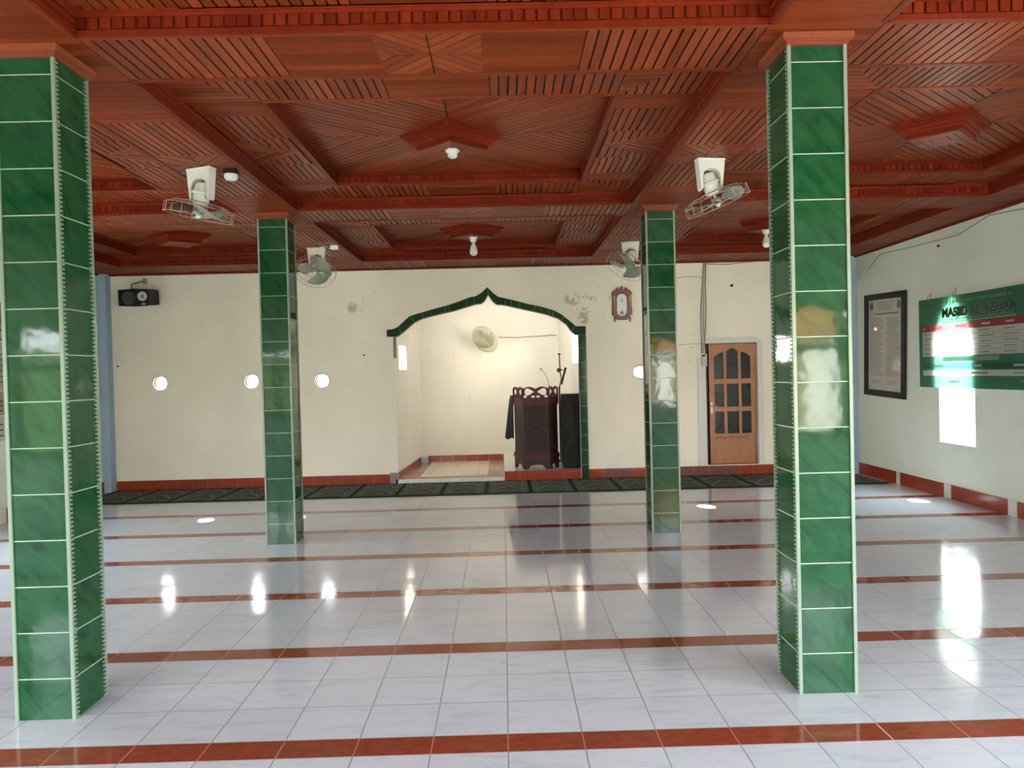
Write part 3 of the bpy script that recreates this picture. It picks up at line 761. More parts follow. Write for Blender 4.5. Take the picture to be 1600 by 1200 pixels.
# ------------------------------------------------------------------ door
M_DOOR = mat_wood('orange brown door wood', (0.30, 0.105, 0.035), (0.40, 0.155, 0.055), 0.32, use_uv=False)
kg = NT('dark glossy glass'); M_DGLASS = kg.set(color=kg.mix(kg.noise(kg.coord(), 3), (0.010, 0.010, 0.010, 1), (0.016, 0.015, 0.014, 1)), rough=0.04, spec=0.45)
DWID, DHT = 0.645, 1.66
door = bpy.data.objects.new('door_1', None); C.objects.link(door); struct(door)
door.location = (DX1-0.004, YF+0.055, DZ0+0.003); door.rotation_euler = (0, 0, math.radians(-1.5))
T = frameT((-DWID, 0, 0), (1, 0, 0), (0, 0, 1))
cols_ = [(0.075, 0.205), (0.245, 0.405), (0.445, 0.575)]
def arch_top(x0, x1, z0, zl, zr, bul):
    pts = [(x0, z0), (x1, z0), (x1, zr)]
    for k in range(1, 8):
        t = k/8; pts.append((x1+(x0-x1)*t, zr+(zl-zr)*t+bul*math.sin(PI*t)))
    pts.append((x0, zl)); return pts
holes = []
for (a, b) in cols_: holes += [rect(a, b, 0.42, 0.725), rect(a, b, 0.79, 1.105)]
holes += [arch_top(*cols_[0], 1.175, 1.48, 1.545, 0.012), arch_top(*cols_[1], 1.175, 1.545, 1.545, 0.055), arch_top(*cols_[2], 1.175, 1.545, 1.48, 0.012)]
leaf = obj_plate('door_leaf', [rect(0, DWID, 0, DHT)]+holes, -0.035, 0.0, T, M_DOOR, door, 0.003)
mb = MB()
mb.bbox(0.09, 0.56, 0.045, 0.30, 0.0, 0.004, 0.002, M_DOOR, T); mb.bbox(0.085, 0.55, 0.345, 0.375, -0.002, 0.012, 0.004, M_DOOR, T)
mb.build('bottom_panel', M_DOOR, door)
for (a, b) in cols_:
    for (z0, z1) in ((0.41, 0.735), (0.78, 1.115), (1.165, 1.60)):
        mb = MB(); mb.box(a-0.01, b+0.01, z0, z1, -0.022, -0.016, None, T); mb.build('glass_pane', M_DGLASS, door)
mb = MB(); mb.bbox(0.018, 0.042, 0.70, 0.86, 0.0, 0.008, 0.003, M_STEEL, T); mb.tube([T @ Vector((0.03, 0.80, 0.0)), T @ Vector((0.03, 0.80, 0.045)), T @ Vector((0.10, 0.80, 0.05))], 0.008, M_STEEL)
mb.build('door_handle', M_STEEL, door)
# jamb, plaster groove and the dark room behind
M_JAMB = mat_plain('dark red brown jamb', (0.075, 0.018, 0.012), 0.5)
mb = MB(); mb.box(DX0, DX0+0.03, YF+0.02, YF+0.12, DZ0, DZ1); mb.box(DX0, DX1, YF+0.02, YF+0.12, DZ1-0.012, DZ1); mb.box(DX0, DX1, YF+0.001, YF+WT, DZ0-0.03, DZ0+0.001); struct(mb.build('trim_5', M_JAMB))
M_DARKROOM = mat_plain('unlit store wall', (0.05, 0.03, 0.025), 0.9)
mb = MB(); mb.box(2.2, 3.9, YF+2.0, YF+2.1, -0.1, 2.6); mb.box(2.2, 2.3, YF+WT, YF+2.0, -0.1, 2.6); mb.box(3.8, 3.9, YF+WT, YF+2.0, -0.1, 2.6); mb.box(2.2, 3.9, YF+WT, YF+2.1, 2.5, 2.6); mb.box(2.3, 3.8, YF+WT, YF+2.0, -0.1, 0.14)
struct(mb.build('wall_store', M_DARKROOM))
M_PLASTER = mat_plain('white plaster band', (0.66, 0.65, 0.60), 0.6)
mb = MB()
def bandpath(o): return [(DX1+o, DZ0-0.008), (DX1+o, DZ1+o-0.10), (DX1+o-0.03, DZ1+o-0.035), (DX1+o-0.10, DZ1+o), (DX0-o+0.06, DZ1+o)]
lp = [(DX1, DZ0-0.008)]+bandpath(0.075)[0:]+[(DX0, DZ1+0.075), (DX0, DZ1), (DX1, DZ1)]
vs, fs = plate_mesh([lp], 0.0, 0.010, WALLF(YF), 0.002); mb.add(vs, fs, M_PLASTER)
mb.box(DX0-0.11, DX0, YF-0.022, YF, DZ0-0.008, 1.62, M_PLASTER)
struct(mb.build('trim_6', M_PLASTER))

# ------------------------------------------------------------------ cables and boxes on the front wall
def cable(name, pts, r, label, cat='cable', mat=None):
    mb = MB(); mb.tube(pts, r, mat or M_CABLE, 6); return tag(mb.build(name, mat or M_CABLE), label, cat)
ys = YF-0.012
mb = MB()
for k, (dx, r) in enumerate(((0.0, 0.008), (-0.022, 0.006), (0.022, 0.006))):
    pts = [(2.80+dx*0.6, ys, 2.93), (2.785+dx, ys, 2.6), (2.775+dx*(1.6 if k else 1), ys, 2.3), (2.765+dx*1.3, ys, 2.0), (2.755+dx*0.8, ys, 1.80), (2.75+dx*0.5, ys-0.004, 1.68)]
    mb.tube(pts, r, M_CABLE if k else mat_plain('pale grey conduit', (0.42, 0.42, 0.40), 0.6), 7)
tag(mb.build('cable_bundle', M_CABLE), 'bundle of grey cables running down the front wall to the door corner', 'cables')
cable('cable', [(2.79, ys, 2.90), (3.1, ys, 2.885), (3.4, ys, 2.915), (3.75, ys, 2.93), (4.2, ys, 2.92)], 0.005, 'thin grey cable along the ceiling edge above the wooden door')
cable('cable', [(2.02, ys, 2.80), (2.2, ys, 2.76), (2.43, ys, 2.72), (2.62, ys, 2.735), (2.775, ys, 2.715)], 0.0035, 'upper thin cable sagging from the green column to the cable bundle')
cable('cable', [(2.05, ys, 1.79), (2.42, ys, 1.80), (2.6, ys, 1.815), (2.745, ys, 1.81)], 0.0035, 'lower thin cable crossing the front wall to the switch box by the door')
tb = thing('switch_box', 'small pale switch box at the top left corner of the wooden door', 'switch box', (2.765, YF-0.022, 1.62))
mb = MB(); mb.bbox(-0.035, 0.035, -0.03, 0.0, -0.12, 0.05, 0.004, mat_plain('dusty beige box', (0.50, 0.46, 0.40), 0.5)); mb.build('box_body', None, tb)
mb = MB(); mb.box(-0.03, 0.005, -0.034, -0.029, 0.015, 0.04, M_BLACK); mb.build('switch', M_BLACK, tb)
# rawl plugs and stubs in the walls
def plug(loc, n, label, r=0.018):
    mb = MB(); T = frameT(loc, (0, 1, 0) if abs(n[0]) > .5 else (1, 0, 0), (0, 0, 1))
    d = Vector(n)
    mb.tube([Vector(loc)-d*0.002, Vector(loc)+d*0.012, Vector(loc)+d*0.03+Vector((0.01, 0, 0.012))], [r, r*0.8, r*0.35], M_BLACK, 8)
    tag(mb.build('wall_plug', mat_plain('dark wall plug', (0.05, 0.05, 0.045), 0.8)), label, 'wall plug', 'dark plugs in the walls')
plug((3.17, YF, 2.60), (0, -1, 0), 'dark plug in the front wall high above the wooden door', 0.02)
plug((-1.88, YF, 1.77), (0, -1, 0), 'dark scuffed plug in the front wall left of the arch, above the round vent', 0.013)
plug((-5.22, YF, 1.70), (0, -1, 0), 'dark plug at the left corner below the wall speaker', 0.013)
plug((XR, 8.05, 2.75), (-1, 0, 0), 'dark plug in the right wall above the framed notice and banner gap', 0.016)
plug((XR, 6.62, 2.67), (-1, 0, 0), 'dark plug in the right wall near the ceiling above the banner middle', 0.016)
cable('cable', [(XR-0.01, 9.6, 2.70), (XR-0.01, 9.3, 2.86), (XR-0.01, 8.6, 2.83), (XR-0.01, 7.7, 2.80), (XR-0.01, 7.2, 2.90), (XR-0.01, 6.7, 2.86), (XR-0.01, 5.5, 2.80)], 0.004, 'thin grey wire sagging along the top of the right wall', 'cable')

# ------------------------------------------------------------------ wall clock
ck = thing('wall_clock', 'carved reddish wooden wall clock with oval white dial beside the arch', 'clock', (1.655, YF, 2.365))
M_CLOCK = mat_wood('reddish clock wood', (0.12, 0.018, 0.010), (0.20, 0.04, 0.02), 0.3, use_uv=False)
T = frameT((0, 0, 0), (1, 0, 0), (0, 0, 1))
body = [(-0.06, -0.20), (0.06, -0.20), (0.10, -0.175), (0.115, -0.14), (0.135, -0.13), (0.125, 0.13), (0.14, 0.16), (0.12, 0.19), (0.075, 0.22), (0.055, 0.245), (0.04, 0.20), (0.018, 0.195), (0.012, 0.24), (0, 0.265),
        (-0.012, 0.24), (-0.018, 0.195), (-0.04, 0.20), (-0.055, 0.245), (-0.075, 0.22), (-0.12, 0.19), (-0.14, 0.16), (-0.125, 0.13), (-0.135, -0.13), (-0.115, -0.14), (-0.10, -0.175)]
def stad(w_, h_, n=10):
    pts = []
    for k in range(n+1): a = -PI+PI*k/n; pts.append((w_*math.cos(a), -(h_-w_)+w_*math.sin(a)))
    for k in range(n+1): a = PI*k/n; pts.append((w_*math.cos(a), (h_-w_)+w_*math.sin(a)))
    return pts
obj_plate('clock_case', [body, stad(0.072, 0.155)], 0.0, 0.055, T, M_CLOCK, ck, 0.006)
obj_plate('dial', [stad(0.078, 0.16)], 0.012, 0.022, T, mat_plain('white dial', (0.74, 0.73, 0.74), 0.3), ck)
M_INK = mat_plain('dark clock ink', (0.03, 0.03, 0.05), 0.5)
mb = MB()
for k in range(12):
    a = 2*PI*k/12; mb.box(-0.0025, 0.0025, 0.047, 0.058, 0.022, 0.0235, M_INK, T @ Matrix.Translation((0, 0.045, 0)) @ Matrix.Rotation(a, 4, 'Z'))
mb.build('hour_marks', M_INK, ck)
mb = MB(); TT = T @ Matrix.Translation((0, 0.045, 0)); mb.box(-0.004, 0.004, -0.008, 0.035, 0.023, 0.025, M_INK, TT @ Matrix.Rotation(math.radians(-20), 4, 'Z')); mb.build('hour_hand', M_INK, ck)
mb = MB(); mb.box(-0.003, 0.003, -0.008, 0.052, 0.0255, 0.027, M_INK, TT @ Matrix.Rotation(math.radians(5), 4, 'Z')); mb.build('minute_hand', M_INK, ck)
mb = MB(); M_BRASS = mat_plain('brass', (0.55, 0.36, 0.12), 0.3, metal=0.9); mb.lathe([(0.001, 0.0), (0.022, 0.002), (0.024, 0.006), (0.001, 0.010)], M_STEEL, 20, T @ Matrix.Translation((-0.005, -0.105, 0.03))); mb.box(-0.003, 0.003, -0.09, -0.03, 0.028, 0.031, M_STEEL, T); mb.build('pendulum', M_STEEL, ck)
for sx in (-1, 1):
    mb = MB(); mb.lathe([(0.008, -0.15), (0.012, -0.13), (0.008, -0.12), (0.010, 0.10), (0.013, 0.115), (0.007, 0.13)], M_BRASS, 10, Matrix.Translation((sx*0.105, -0.058, 0))); mb.build('side_pillar', M_BRASS, ck)
for sx in (-1, 1):
    mb = MB(); mb.lathe([(0.003, -0.235), (0.010, -0.215), (0.012, -0.19), (0.006, -0.165)], M_CLOCK, 10, Matrix.Translation((sx*0.105, -0.045, 0))); mb.build('finial', M_CLOCK, ck)

# ------------------------------------------------------------------ wall speakers
def wall_speaker(loc, rz, tilt, label):
    t = thing('wall_speaker', label, 'speaker', loc, rz, 'black wall speakers')
    R = Matrix.Rotation(tilt, 4, 'X')
    mb = MB(); W, D, Hh = 0.228, 0.20, 0.118
    pts = [(-W, -D*0.5+0.02), (W, -D*0.5+0.02), (W-0.02, D*0.5), (-W+0.02, D*0.5)]
    rings = []
    for x, ya in ((-W, -0.085), (-W+0.05, -0.10), (0, -0.105), (W-0.05, -0.10), (W, -0.085)):
        zt = Hh-0.012*abs(x)/W
        rings.append([R @ Vector(p) for p in ((x, ya, -zt), (x, 0.09, -zt+0.01), (x, 0.09, zt-0.01), (x, ya, zt))])
    mb.loft(rings, M_BLACK, smooth=False); mb.build('cabinet', M_BLACK, t)
    F = R @ frameT((0, -0.104, 0), (1, 0, 0), (0, 0, 1))
    mb = MB(); mb.lathe([(0.088, 0.0), (0.086, 0.006), (0.078, 0.006), (0.060, -0.004), (0.030, -0.012), (0.028, -0.004), (0.001, 0.002)], mat_plain('dark speaker cone', (0.035, 0.035, 0.034), 0.45), 28, F @ Matrix.Translation((-0.085, -0.005, 0.0))); mb.build('woofer', None, t)
    mb = MB(); mb.lathe([(0.062, 0.0), (0.060, 0.010), (0.050, 0.008), (0.028, -0.002), (0.026, 0.0)], mat_plain('silver tweeter horn', (0.55, 0.53, 0.56), 0.35, metal=0.2), 28, F @ Matrix.Translation((0.10, 0.015, 0.002))); mb.build('tweeter_ring', None, t)
    mb = MB(); mb.lathe([(0.027, -0.003), (0.020, 0.004), (0.001, 0.008)], mat_plain('grey tweeter dome', (0.20, 0.20, 0.20), 0.4), 20, F @ Matrix.Translation((0.10, 0.015, 0.002))); mb.build('tweeter_dome', None, t)
    mb = MB(); mb.box(0.085, 0.135, -0.092, -0.079, 0.0, 0.006, mat_plain('white badge', (0.75, 0.75, 0.75), 0.3), F); mb.build('badge', None, t)
    mb = MB(); mb.tube([(-0.09, 0.0, 0.10), (-0.09, 0.0, 0.185), (-0.06, 0.03, 0.20), (0.0, 0.12, 0.235), (0.02, 0.14, 0.24)], 0.011, M_CABLE, 8); mb.bbox(-0.01, 0.05, 0.135, 0.148, 0.20, 0.28, 0.003, M_STEEL); mb.build('bracket', M_STEEL, t)
    return t
wall_speaker((-4.835, YF-0.15, 2.605), 0.0, math.radians(4), 'black two-cone speaker bracketed to the front wall in the upper left corner')
wall_speaker((4.44, YF-0.22, 2.64), math.radians(-15), math.radians(4), 'black speaker in the upper right corner, mostly hidden behind the near green column')

# ------------------------------------------------------------------ pulpit in the niche
M_MIMB = mat_wood('dark carved pulpit wood', (0.028, 0.012, 0.011), (0.048, 0.022, 0.021), 0.42, 0.3, use_uv=False)
M_MIMR = mat_wood('dark red pulpit moulding', (0.055, 0.009, 0.008), (0.085, 0.014, 0.013), 0.38, 0.3, use_uv=False)
PZ = 0.137
pul = thing('pulpit', 'dark carved wooden pulpit with pierced crest standing in the arched niche', 'pulpit', (0.455, 10.19, PZ))
def facets(g=0.0):
    # plan of the half-octagon front, local coords, front at y=0
    return [(-0.30-g, 0.37), (-0.30-g, 0.37-0.0), (-0.19-g*0.6, 0.0-g), (0.165+g*0.6, 0.0-g), (0.30+g, 0.20), (0.30+g, 0.75), (-0.30-g, 0.75)]
def plan(g=0.0):
    return [(-0.295-g, 0.37), (-0.175-g*0.5, -g), (0.168+g*0.5, -g), (0.305+g, 0.19), (0.305+g, 0.52), (-0.295-g, 0.52)]
mb = MB(); mb.prism(plan(0), 0.06, 0.90, M_MIMB); mb.build('body', M_MIMB, pul)
mb = MB(); mb.prism(plan(0.012), 0.185, 0.205, M_MIMR); mb.prism(plan(0.022), 0.150, 0.187, M_MIMR); mb.prism(plan(0.010), 0.13, 0.152, M_MIMR); mb.build('base_moulding', M_MIMR, pul)
mb = MB(); mb.prism(plan(0.012), 0.885, 0.903, M_MIMR); mb.prism(plan(0.020), 0.90, 0.966, M_MIMR); mb.build('top_moulding', M_MIMR, pul)
def facet_T(i, out=0.0):
    p = plan(0); a, b = Vector((*p[i], 0)), Vector((*p[i+1], 0)); ex = (b-a).normalized(); n = Vector((ex.y, -ex.x, 0))
    return frameT((a+b)/2+n*out, ex, (0, 0, 1)), (b-a).length
for i in range(3):
    T, L = facet_T(i, 0.0); h = L/2
    # feet skirt with an arch cut
    lp = [(-h, 0), (-h+0.05, 0), (-h+0.07, 0.03), (-h*0.45, 0.055), (0, 0.062), (h*0.45, 0.055), (h-0.07, 0.03), (h-0.05, 0), (h, 0), (h, 0.14), (-h, 0.14)]
    obj_plate('foot_skirt', [lp], -0.02, 0.012, T, M_MIMB, pul)
    # pierced crest
    hh = h+0.008
    lp = [(-hh, 0.0), (hh, 0.0), (hh, 0.115)]
    for k in range(1, 24):
        t = k/24; lp.append((hh-2*hh*t, 0.108+0.022*abs(math.sin(2*PI*t))))
    lp.append((-hh, 0.115))
    hs = []
    for s_ in (-1, 1):
        c = s_*hh*0.48; r = hh*0.36
        hs.append([(c+r*math.cos(a), 0.078+0.030*math.sin(a)+0.012*math.sin(2*a)*s_) for a in [2*PI*k/16 for k in range(16)]])
        hs.append([(c+s_*r*0.9+r*0.38*math.cos(a), 0.032+0.014*math.sin(a)) for a in [2*PI*k/10 for k in range(10)]])
        hs.append([(c-s_*r*0.8+r*0.42*math.cos(a), 0.030+0.012*math.sin(a)) for a in [2*PI*k/10 for k in range(10)]])
    obj_plate('pierced_crest', [lp]+hs, -0.012, 0.006, T @ Matrix.Translation((0, 0.964, 0.012)) @ Matrix.Diagonal((1, 1.38, 1, 1)), M_MIMR, pul)
T, L = facet_T(1)
mb = MB()
def arc(cx, cz, rx, rz, a0, a1, n=18): return [T @ Vector((cx+rx*math.cos(a0+(a1-a0)*k/n), cz+rz*math.sin(a0+(a1-a0)*k/n), 0.004)) for k in range(n+1)]
for r in (1.0, 0.72, 0.48): mb.tube(arc(0, 0.69, 0.125*r, 0.155*r, PI*0.02, PI*0.98), 0.011, M_MIMB, 6)
mb.tube([T @ Vector((-0.14, 0.655, 0.004)), T @ Vector((0.0, 0.685, 0.004)), T @ Vector((0.14, 0.655, 0.004))], 0.012, M_MIMB, 6)
mb.bbox(-0.15, 0.15, 0.615, 0.640, 0.0, 0.016, 0.004, M_MIMB, T); mb.bbox(-0.15, 0.15, 0.585, 0.600, 0.0, 0.012, 0.004, M_MIMB, T)
mb.build('dome_relief', M_MIMB, pul)
mb = MB(); mb.tube(arc(0, 0.41, 0.135, 0.155, 0, 2*PI, 40)[:-1], 0.012, M_MIMB, 6, closed=True); mb.tube(arc(0, 0.41, 0.09, 0.10, 0, 2*PI, 30)[:-1], 0.005, M_MIMB, 6, closed=True)
for k in range(8): a = 2*PI*k/8; mb.tube([T @ Vector((0.02*math.cos(a), 0.41+0.02*math.sin(a), 0.003)), T @ Vector((0.08*math.cos(a+.35), 0.41+0.09*math.sin(a+.35), 0.003))], 0.005, M_MIMB, 5)
mb.build('round_relief', M_MIMB, pul)
mb = MB()
for z in (0.82, 0.85): mb.bbox(-0.15, 0.15, z, z+0.012, 0, 0.008, 0.003, M_MIMB, T)
mb.build('upper_relief', M_MIMB, pul)
T0, L0 = facet_T(0)
for z in (0.44, 0.49, 0.53, 0.60, 0.635, 0.68, 0.72):
    mb = MB(); mb.bbox(-0.06, 0.06, z, z+0.012, 0, 0.012, 0.003, M_MIMR, T0); mb.build('side_rung', M_MIMR, pul)
# black cloth hanging at its left
M_CLOTH = mat_plain('black drape', (0.014, 0.013, 0.014), 0.8)
mb = MB(); rings = []
for k in range(13):
    t = k/12; z = PZ+1.02-0.62*t; wd = 0.03+0.10*t**0.8
    rg = []
    for q in range(13):
        s_ = q/12; fold = 0.012*math.sin(s_*PI*5)*t
        rg.append(Vector((0.145-wd*s_-0.0*t, 10.52+0.10*s_+fold, z+0.012*math.sin(s_*7)*t)))
    rings.append(rg)
mb.loft(rings, M_CLOTH, cap=False, closed=False)
ob = mb.build('draped_cloth', M_CLOTH); md = ob.modifiers.new('thick', 'SOLIDIFY'); md.thickness = 0.008
tag(ob, 'black cloth hanging down the left side of the carved pulpit', 'cloth')
# tall dark cabinet at its right
sp = thing('tall_speaker', 'tall dark grey cloth-fronted speaker cabinet between pulpit and green arch leg', 'speaker', (0.935, 10.225, PZ))
mb = MB(); mb.bbox(-0.122, 0.160, 0.0, 0.26, 0.0, 1.01, 0.012, M_BLACK); mb.build('cabinet', M_BLACK, sp)
kgr = NT('grey grille cloth'); nz = kgr.noise(kgr.mapping(kgr.coord(), scale=(1, 1, 0.4)), 14, 4); M_GRILLE = kgr.set(color=kgr.ramp(nz, [(0.3, (0.022, 0.019, 0.015)), (0.7, (0.045, 0.040, 0.033))]), rough=0.9, spec=0.1)
mb = MB(); mb.bbox(-0.108, 0.115, -0.012, 0.004, 0.06, 0.985, 0.004, M_GRILLE); mb.build('grille', M_GRILLE, sp)
mb = MB(); mb.prism([(-0.125, -0.010), (0.02, -0.014), (0.160, 0.0), (0.160, 0.26), (-0.125, 0.26)], 1.008, 1.028, M_BLACK); mb.build('lid', M_BLACK, sp)
# microphones
ms = thing('microphone_stand', 'black upright microphone stand with a boom rising behind the pulpit', 'microphone stand', (0.845, 11.0, PZ))
mb = MB(); mb.lathe([(0.075, 0.0), (0.075, 0.012), (0.02, 0.03)], M_BLACK, 24); mb.build('base', M_BLACK, ms)
mb = MB(); mb.tube([(0, 0, 0.02), (0, 0, 1.12)], 0.013, M_BLACK); mb.tube([(0.0, 0, 1.10), (0.035, -0.005, 1.24), (0.02, 0, 1.32), (0.01, 0, 1.60)], 0.009, M_BLACK); mb.build('upright', M_BLACK, ms)
mb = MB(); mb.lathe([(0.004, 0.0), (0.024, 0.012), (0.024, 0.022), (0.004, 0.03)], M_BLACK, 16, Matrix.Translation((0.01, 0, 1.59))); mb.build('top_disc', M_BLACK, ms)
mb = MB(); mb.bbox(-0.03, 0.03, -0.025, 0.025, 1.335, 1.395, 0.01, M_BLACK); mb.tube([(0.02, -0.03, 1.365), (0.06, -0.03, 1.365)], 0.008, M_BLACK); mb.build('clamp', M_BLACK, ms)
mb = MB(); mb.tube([(0.035, -0.02, 1.15), (0.065, -0.02, 1.28), (0.10, -0.02, 1.40)], [0.012, 0.016, 0.019], M_BLACK, 10); mb.build('microphone', M_BLACK, ms)
mb = MB(); mb.tube([(0.66, 10.45, PZ+0.968), (0.665, 10.44, PZ+1.10), (0.64, 10.42, PZ+1.24), (0.60, 10.40, PZ+1.32), (0.555, 10.38, PZ+1.375)], [0.005]*5, M_CABLE, 6)
mb.tube([(0.555, 10.38, PZ+1.375), (0.535, 10.372, PZ+1.395)], 0.011, M_CABLE, 8)
tag(mb.build('gooseneck_microphone', M_CABLE), 'thin grey gooseneck microphone bending left above the pulpit crest', 'microphone')
# box in the corner of the niche
mb = MB(); mb.bbox(-1.345, -1.24, 11.86, 11.98, 0.060, 0.165, 0.006, mat_plain('pale blue grey plastic', (0.40, 0.47, 0.50), 0.5))
tag(mb.build('small_box', None), 'small pale blue box on the niche floor in its far left corner', 'box')
# wall fan in the niche
M_IVORY = mat_plain('ivory fan plastic', (0.62, 0.60, 0.44), 0.35)
M_IVGREEN = mat_plain('pale green fan blade', (0.46, 0.47, 0.33), 0.35)
wf = thing('wall_fan', 'round pale green wall fan tilted down on the niche back wall', 'fan', (-0.27, NB, 2.03))
axis = Vector((-0.52, -0.70, -0.48)).normalized()
hub = Vector((0.0, -0.28, 0.0))
def disc_T(c, ax): 
    ex = ax.orthogonal().normalized(); return frameT(c, ex, ax.cross(ex))
FT = disc_T(hub, axis)
mb = MB(); mb.bbox(-0.05, 0.05, -0.03, 0.0, -0.12, 0.06, 0.006, M_IVORY); mb.tube([(0, -0.02, -0.03), (0.03, -0.09, -0.02), hub-axis*0.12], 0.022, M_IVORY); mb.build('wall_bracket', M_IVORY, wf)
mb = MB(); mb.lathe([(0.03, -0.16), (0.055, -0.13), (0.06, -0.05), (0.05, -0.03)], M_IVORY, 24, FT); mb.build('motor', M_IVORY, wf)
def guard(mb, T, R, depth, rings, spokes, mat, r=0.0022):
    for rr, z in rings: mb.tube([T @ Vector((rr*math.cos(2*PI*k/36), rr*math.sin(2*PI*k/36), z)) for k in range(36)], r*1.3, mat, 5, closed=True)
    for k in range(spokes):
        a = 2*PI*k/spokes; c, s_ = math.cos(a), math.sin(a)
        mb.tube([T @ Vector((rr*c, rr*s_, z)) for rr, z in rings], r, mat, 4)
mb = MB(); guard(mb, FT, 0.2, 0.1, [(0.05, -0.05), (0.19, -0.035), (0.225, 0.0), (0.19, 0.045), (0.045, 0.065)], 40, M_IVORY, 0.0024)
mb.lathe([(0.05, 0.060), (0.05, 0.068), (0.001, 0.072)], M_IVORY, 20, FT); mb.lathe([(0.224, -0.012), (0.232, -0.010), (0.232, 0.010), (0.224, 0.012)], M_IVORY, 40, FT, cap=False); mb.build('wire_guard', M_IVORY, wf)
def blade_mesh(mb, T, rin, rout, wid, a0, pitch, mat, t=0.003):
    n = 10; top = []; 
    rings = []
    for k in range(n+1):
        s_ = k/n; r = rin+(rout-rin)*s_
        wloc = wid*(0.42+0.58*math.sin(min(1, s_*1.25)*PI*0.5))*(1 if s_ < 0.8 else math.sqrt(max(0.02, 1-((s_-0.8)/0.2)**2*0.9)))
        rg = []
        for q, zz in ((-0.5, 0), (0.0, 0.006), (0.5, 0)):
            ang = a0+q*wloc; rg.append((r*math.cos(ang), r*math.sin(ang), -q*wloc*r*math.tan(pitch)+zz))
        rings.append([T @ Vector(p) for p in rg]+[T @ Vector((p[0], p[1], p[2]-t)) for p in reversed(rg)])
    mb.loft(rings, mat)
for k in range(3):
    mb = MB(); blade_mesh(mb, FT, 0.03, 0.185, 1.5, 2*PI*k/3+0.3, math.radians(20), M_IVGREEN); mb.build('blade', M_IVGREEN, wf)
cable('cable', [(-0.05, 11.86, 2.06), (0.25, 11.98, 2.05), (0.55, 12.06, 2.07), (0.72, NB-0.02, 2.075), (0.80, NB-0.02, 2.09), (0.90, NB-0.02, 2.075)], 0.006, 'brown cable from the niche fan to the right corner of the niche', 'cable', mat_plain('brown cable', (0.16, 0.12, 0.08), 0.6))

# ------------------------------------------------------------------ ceiling fans
def ceiling_fan(loc, yoke_rot, axis, spin, label):
    t = thing('ceiling_fan', label, 'fan', loc, 0, 'white orbit fans under the ceiling beams')
    # yoke: upside-down U, tapering downwards
    T = Matrix.Rotation(yoke_rot, 4, 'Z') @ frameT((0, 0, 0), (1, 0, 0), (0, 0, 1))
    w0, w1, hh = 0.098, 0.076, 0.212
    out = [(-w0, -0.008), (-w0, -0.03), (-w1-0.004, -hh), (-w1+0.006, -hh-0.012)]
    inn = [(-w1+0.016, -hh+0.01), (-w1+0.012, -0.13), (-w1+0.024, -0.095), (-w1+0.055, -0.075)]
    pts = out+inn; pts = pts+[(-x, z) for x, z in reversed(pts)]
    obj_plate('yoke', [pts], -0.034, 0.034, T, M_WPLASTIC, t, 0.004)
    mb = MB(); mb.bbox(-0.102, 0.102, -0.038, 0.038, -0.016, 0.0, 0.004, M_WPLASTIC, Matrix.Rotation(yoke_rot, 4, 'Z')); mb.build('ceiling_plate', M_WPLASTIC, t)
    piv = Vector((0, 0, -0.172)); ax = Vector(axis).normalized()
    FT = disc_T(piv, ax)
    mb = MB(); mb.lathe([(0.018, -0.075), (0.040, -0.069), (0.050, -0.053), (0.054, -0.01), (0.054, 0.055), (0.050, 0.075), (0.035, 0.085), (0.015, 0.088)], M_WPLASTIC, 28, FT); mb.build('motor', M_WPLASTIC, t)
    mb = MB(); mb.lathe([(0.055, -0.010), (0.066, -0.010), (0.066, 0.010), (0.055, 0.010), (0.055, -0.010)], M_WPLASTIC, 28, FT, cap=False); mb.build('gimbal_ring', M_WPLASTIC, t)
    mb = MB(); mb.tube([FT @ Vector((0, 0, 0.08)), FT @ Vector((0, 0, 0.13))], 0.012, M_STEEL); mb.lathe([(0.022, 0.105), (0.034, 0.11), (0.034, 0.14), (0.016, 0.155)], M_GREYBLADE, 20, FT); mb.lathe([(0.016, 0.150), (0.018, 0.165), (0.001, 0.175)], M_WPLASTIC, 16, FT); mb.build('hub', M_GREYBLADE, t)
    for k in range(3):
        mb = MB(); blade_mesh(mb, FT @ Matrix.Translation((0, 0, 0.128)), 0.028, 0.198, 1.85, 2*PI*k/3+spin, math.radians(16), M_GREYBLADE); mb.build('blade', M_GREYBLADE, t)
    mb = MB(); guard(mb, FT, 0.22, 0.1, [(0.062, 0.06), (0.17, 0.075), (0.222, 0.10)], 12, M_WIRE, 0.0018)
    guard(mb, FT, 0.22, 0.1, [(0.222, 0.10), (0.226, 0.165)], 18, M_WIRE, 0.0018)
    mb.build('wire_guard', M_WIRE, t)
    return t
ceiling_fan((-2.035, 5.16, H), math.radians(-20), (-0.20, 0.06, -0.97), 2.6, 'white ceiling fan seen edge-on between the two left columns, nearest left')
ceiling_fan((1.50, 5.20, H), math.radians(8), (0.36, 0.03, -0.93), 0.2, 'white ceiling fan with guard tipped up to the right, between the two right columns')
ceiling_fan((-2.055, 8.36, H), math.radians(2), (0.03, -0.62, -0.78), 0.5, 'far left ceiling fan facing the camera with three grey blades behind the slim column')
ceiling_fan((1.505, 8.45, H), math.radians(-14), (-0.50, -0.30, -0.80), 1.3, 'far right ceiling fan half hidden by the slim column, above the wall clock')

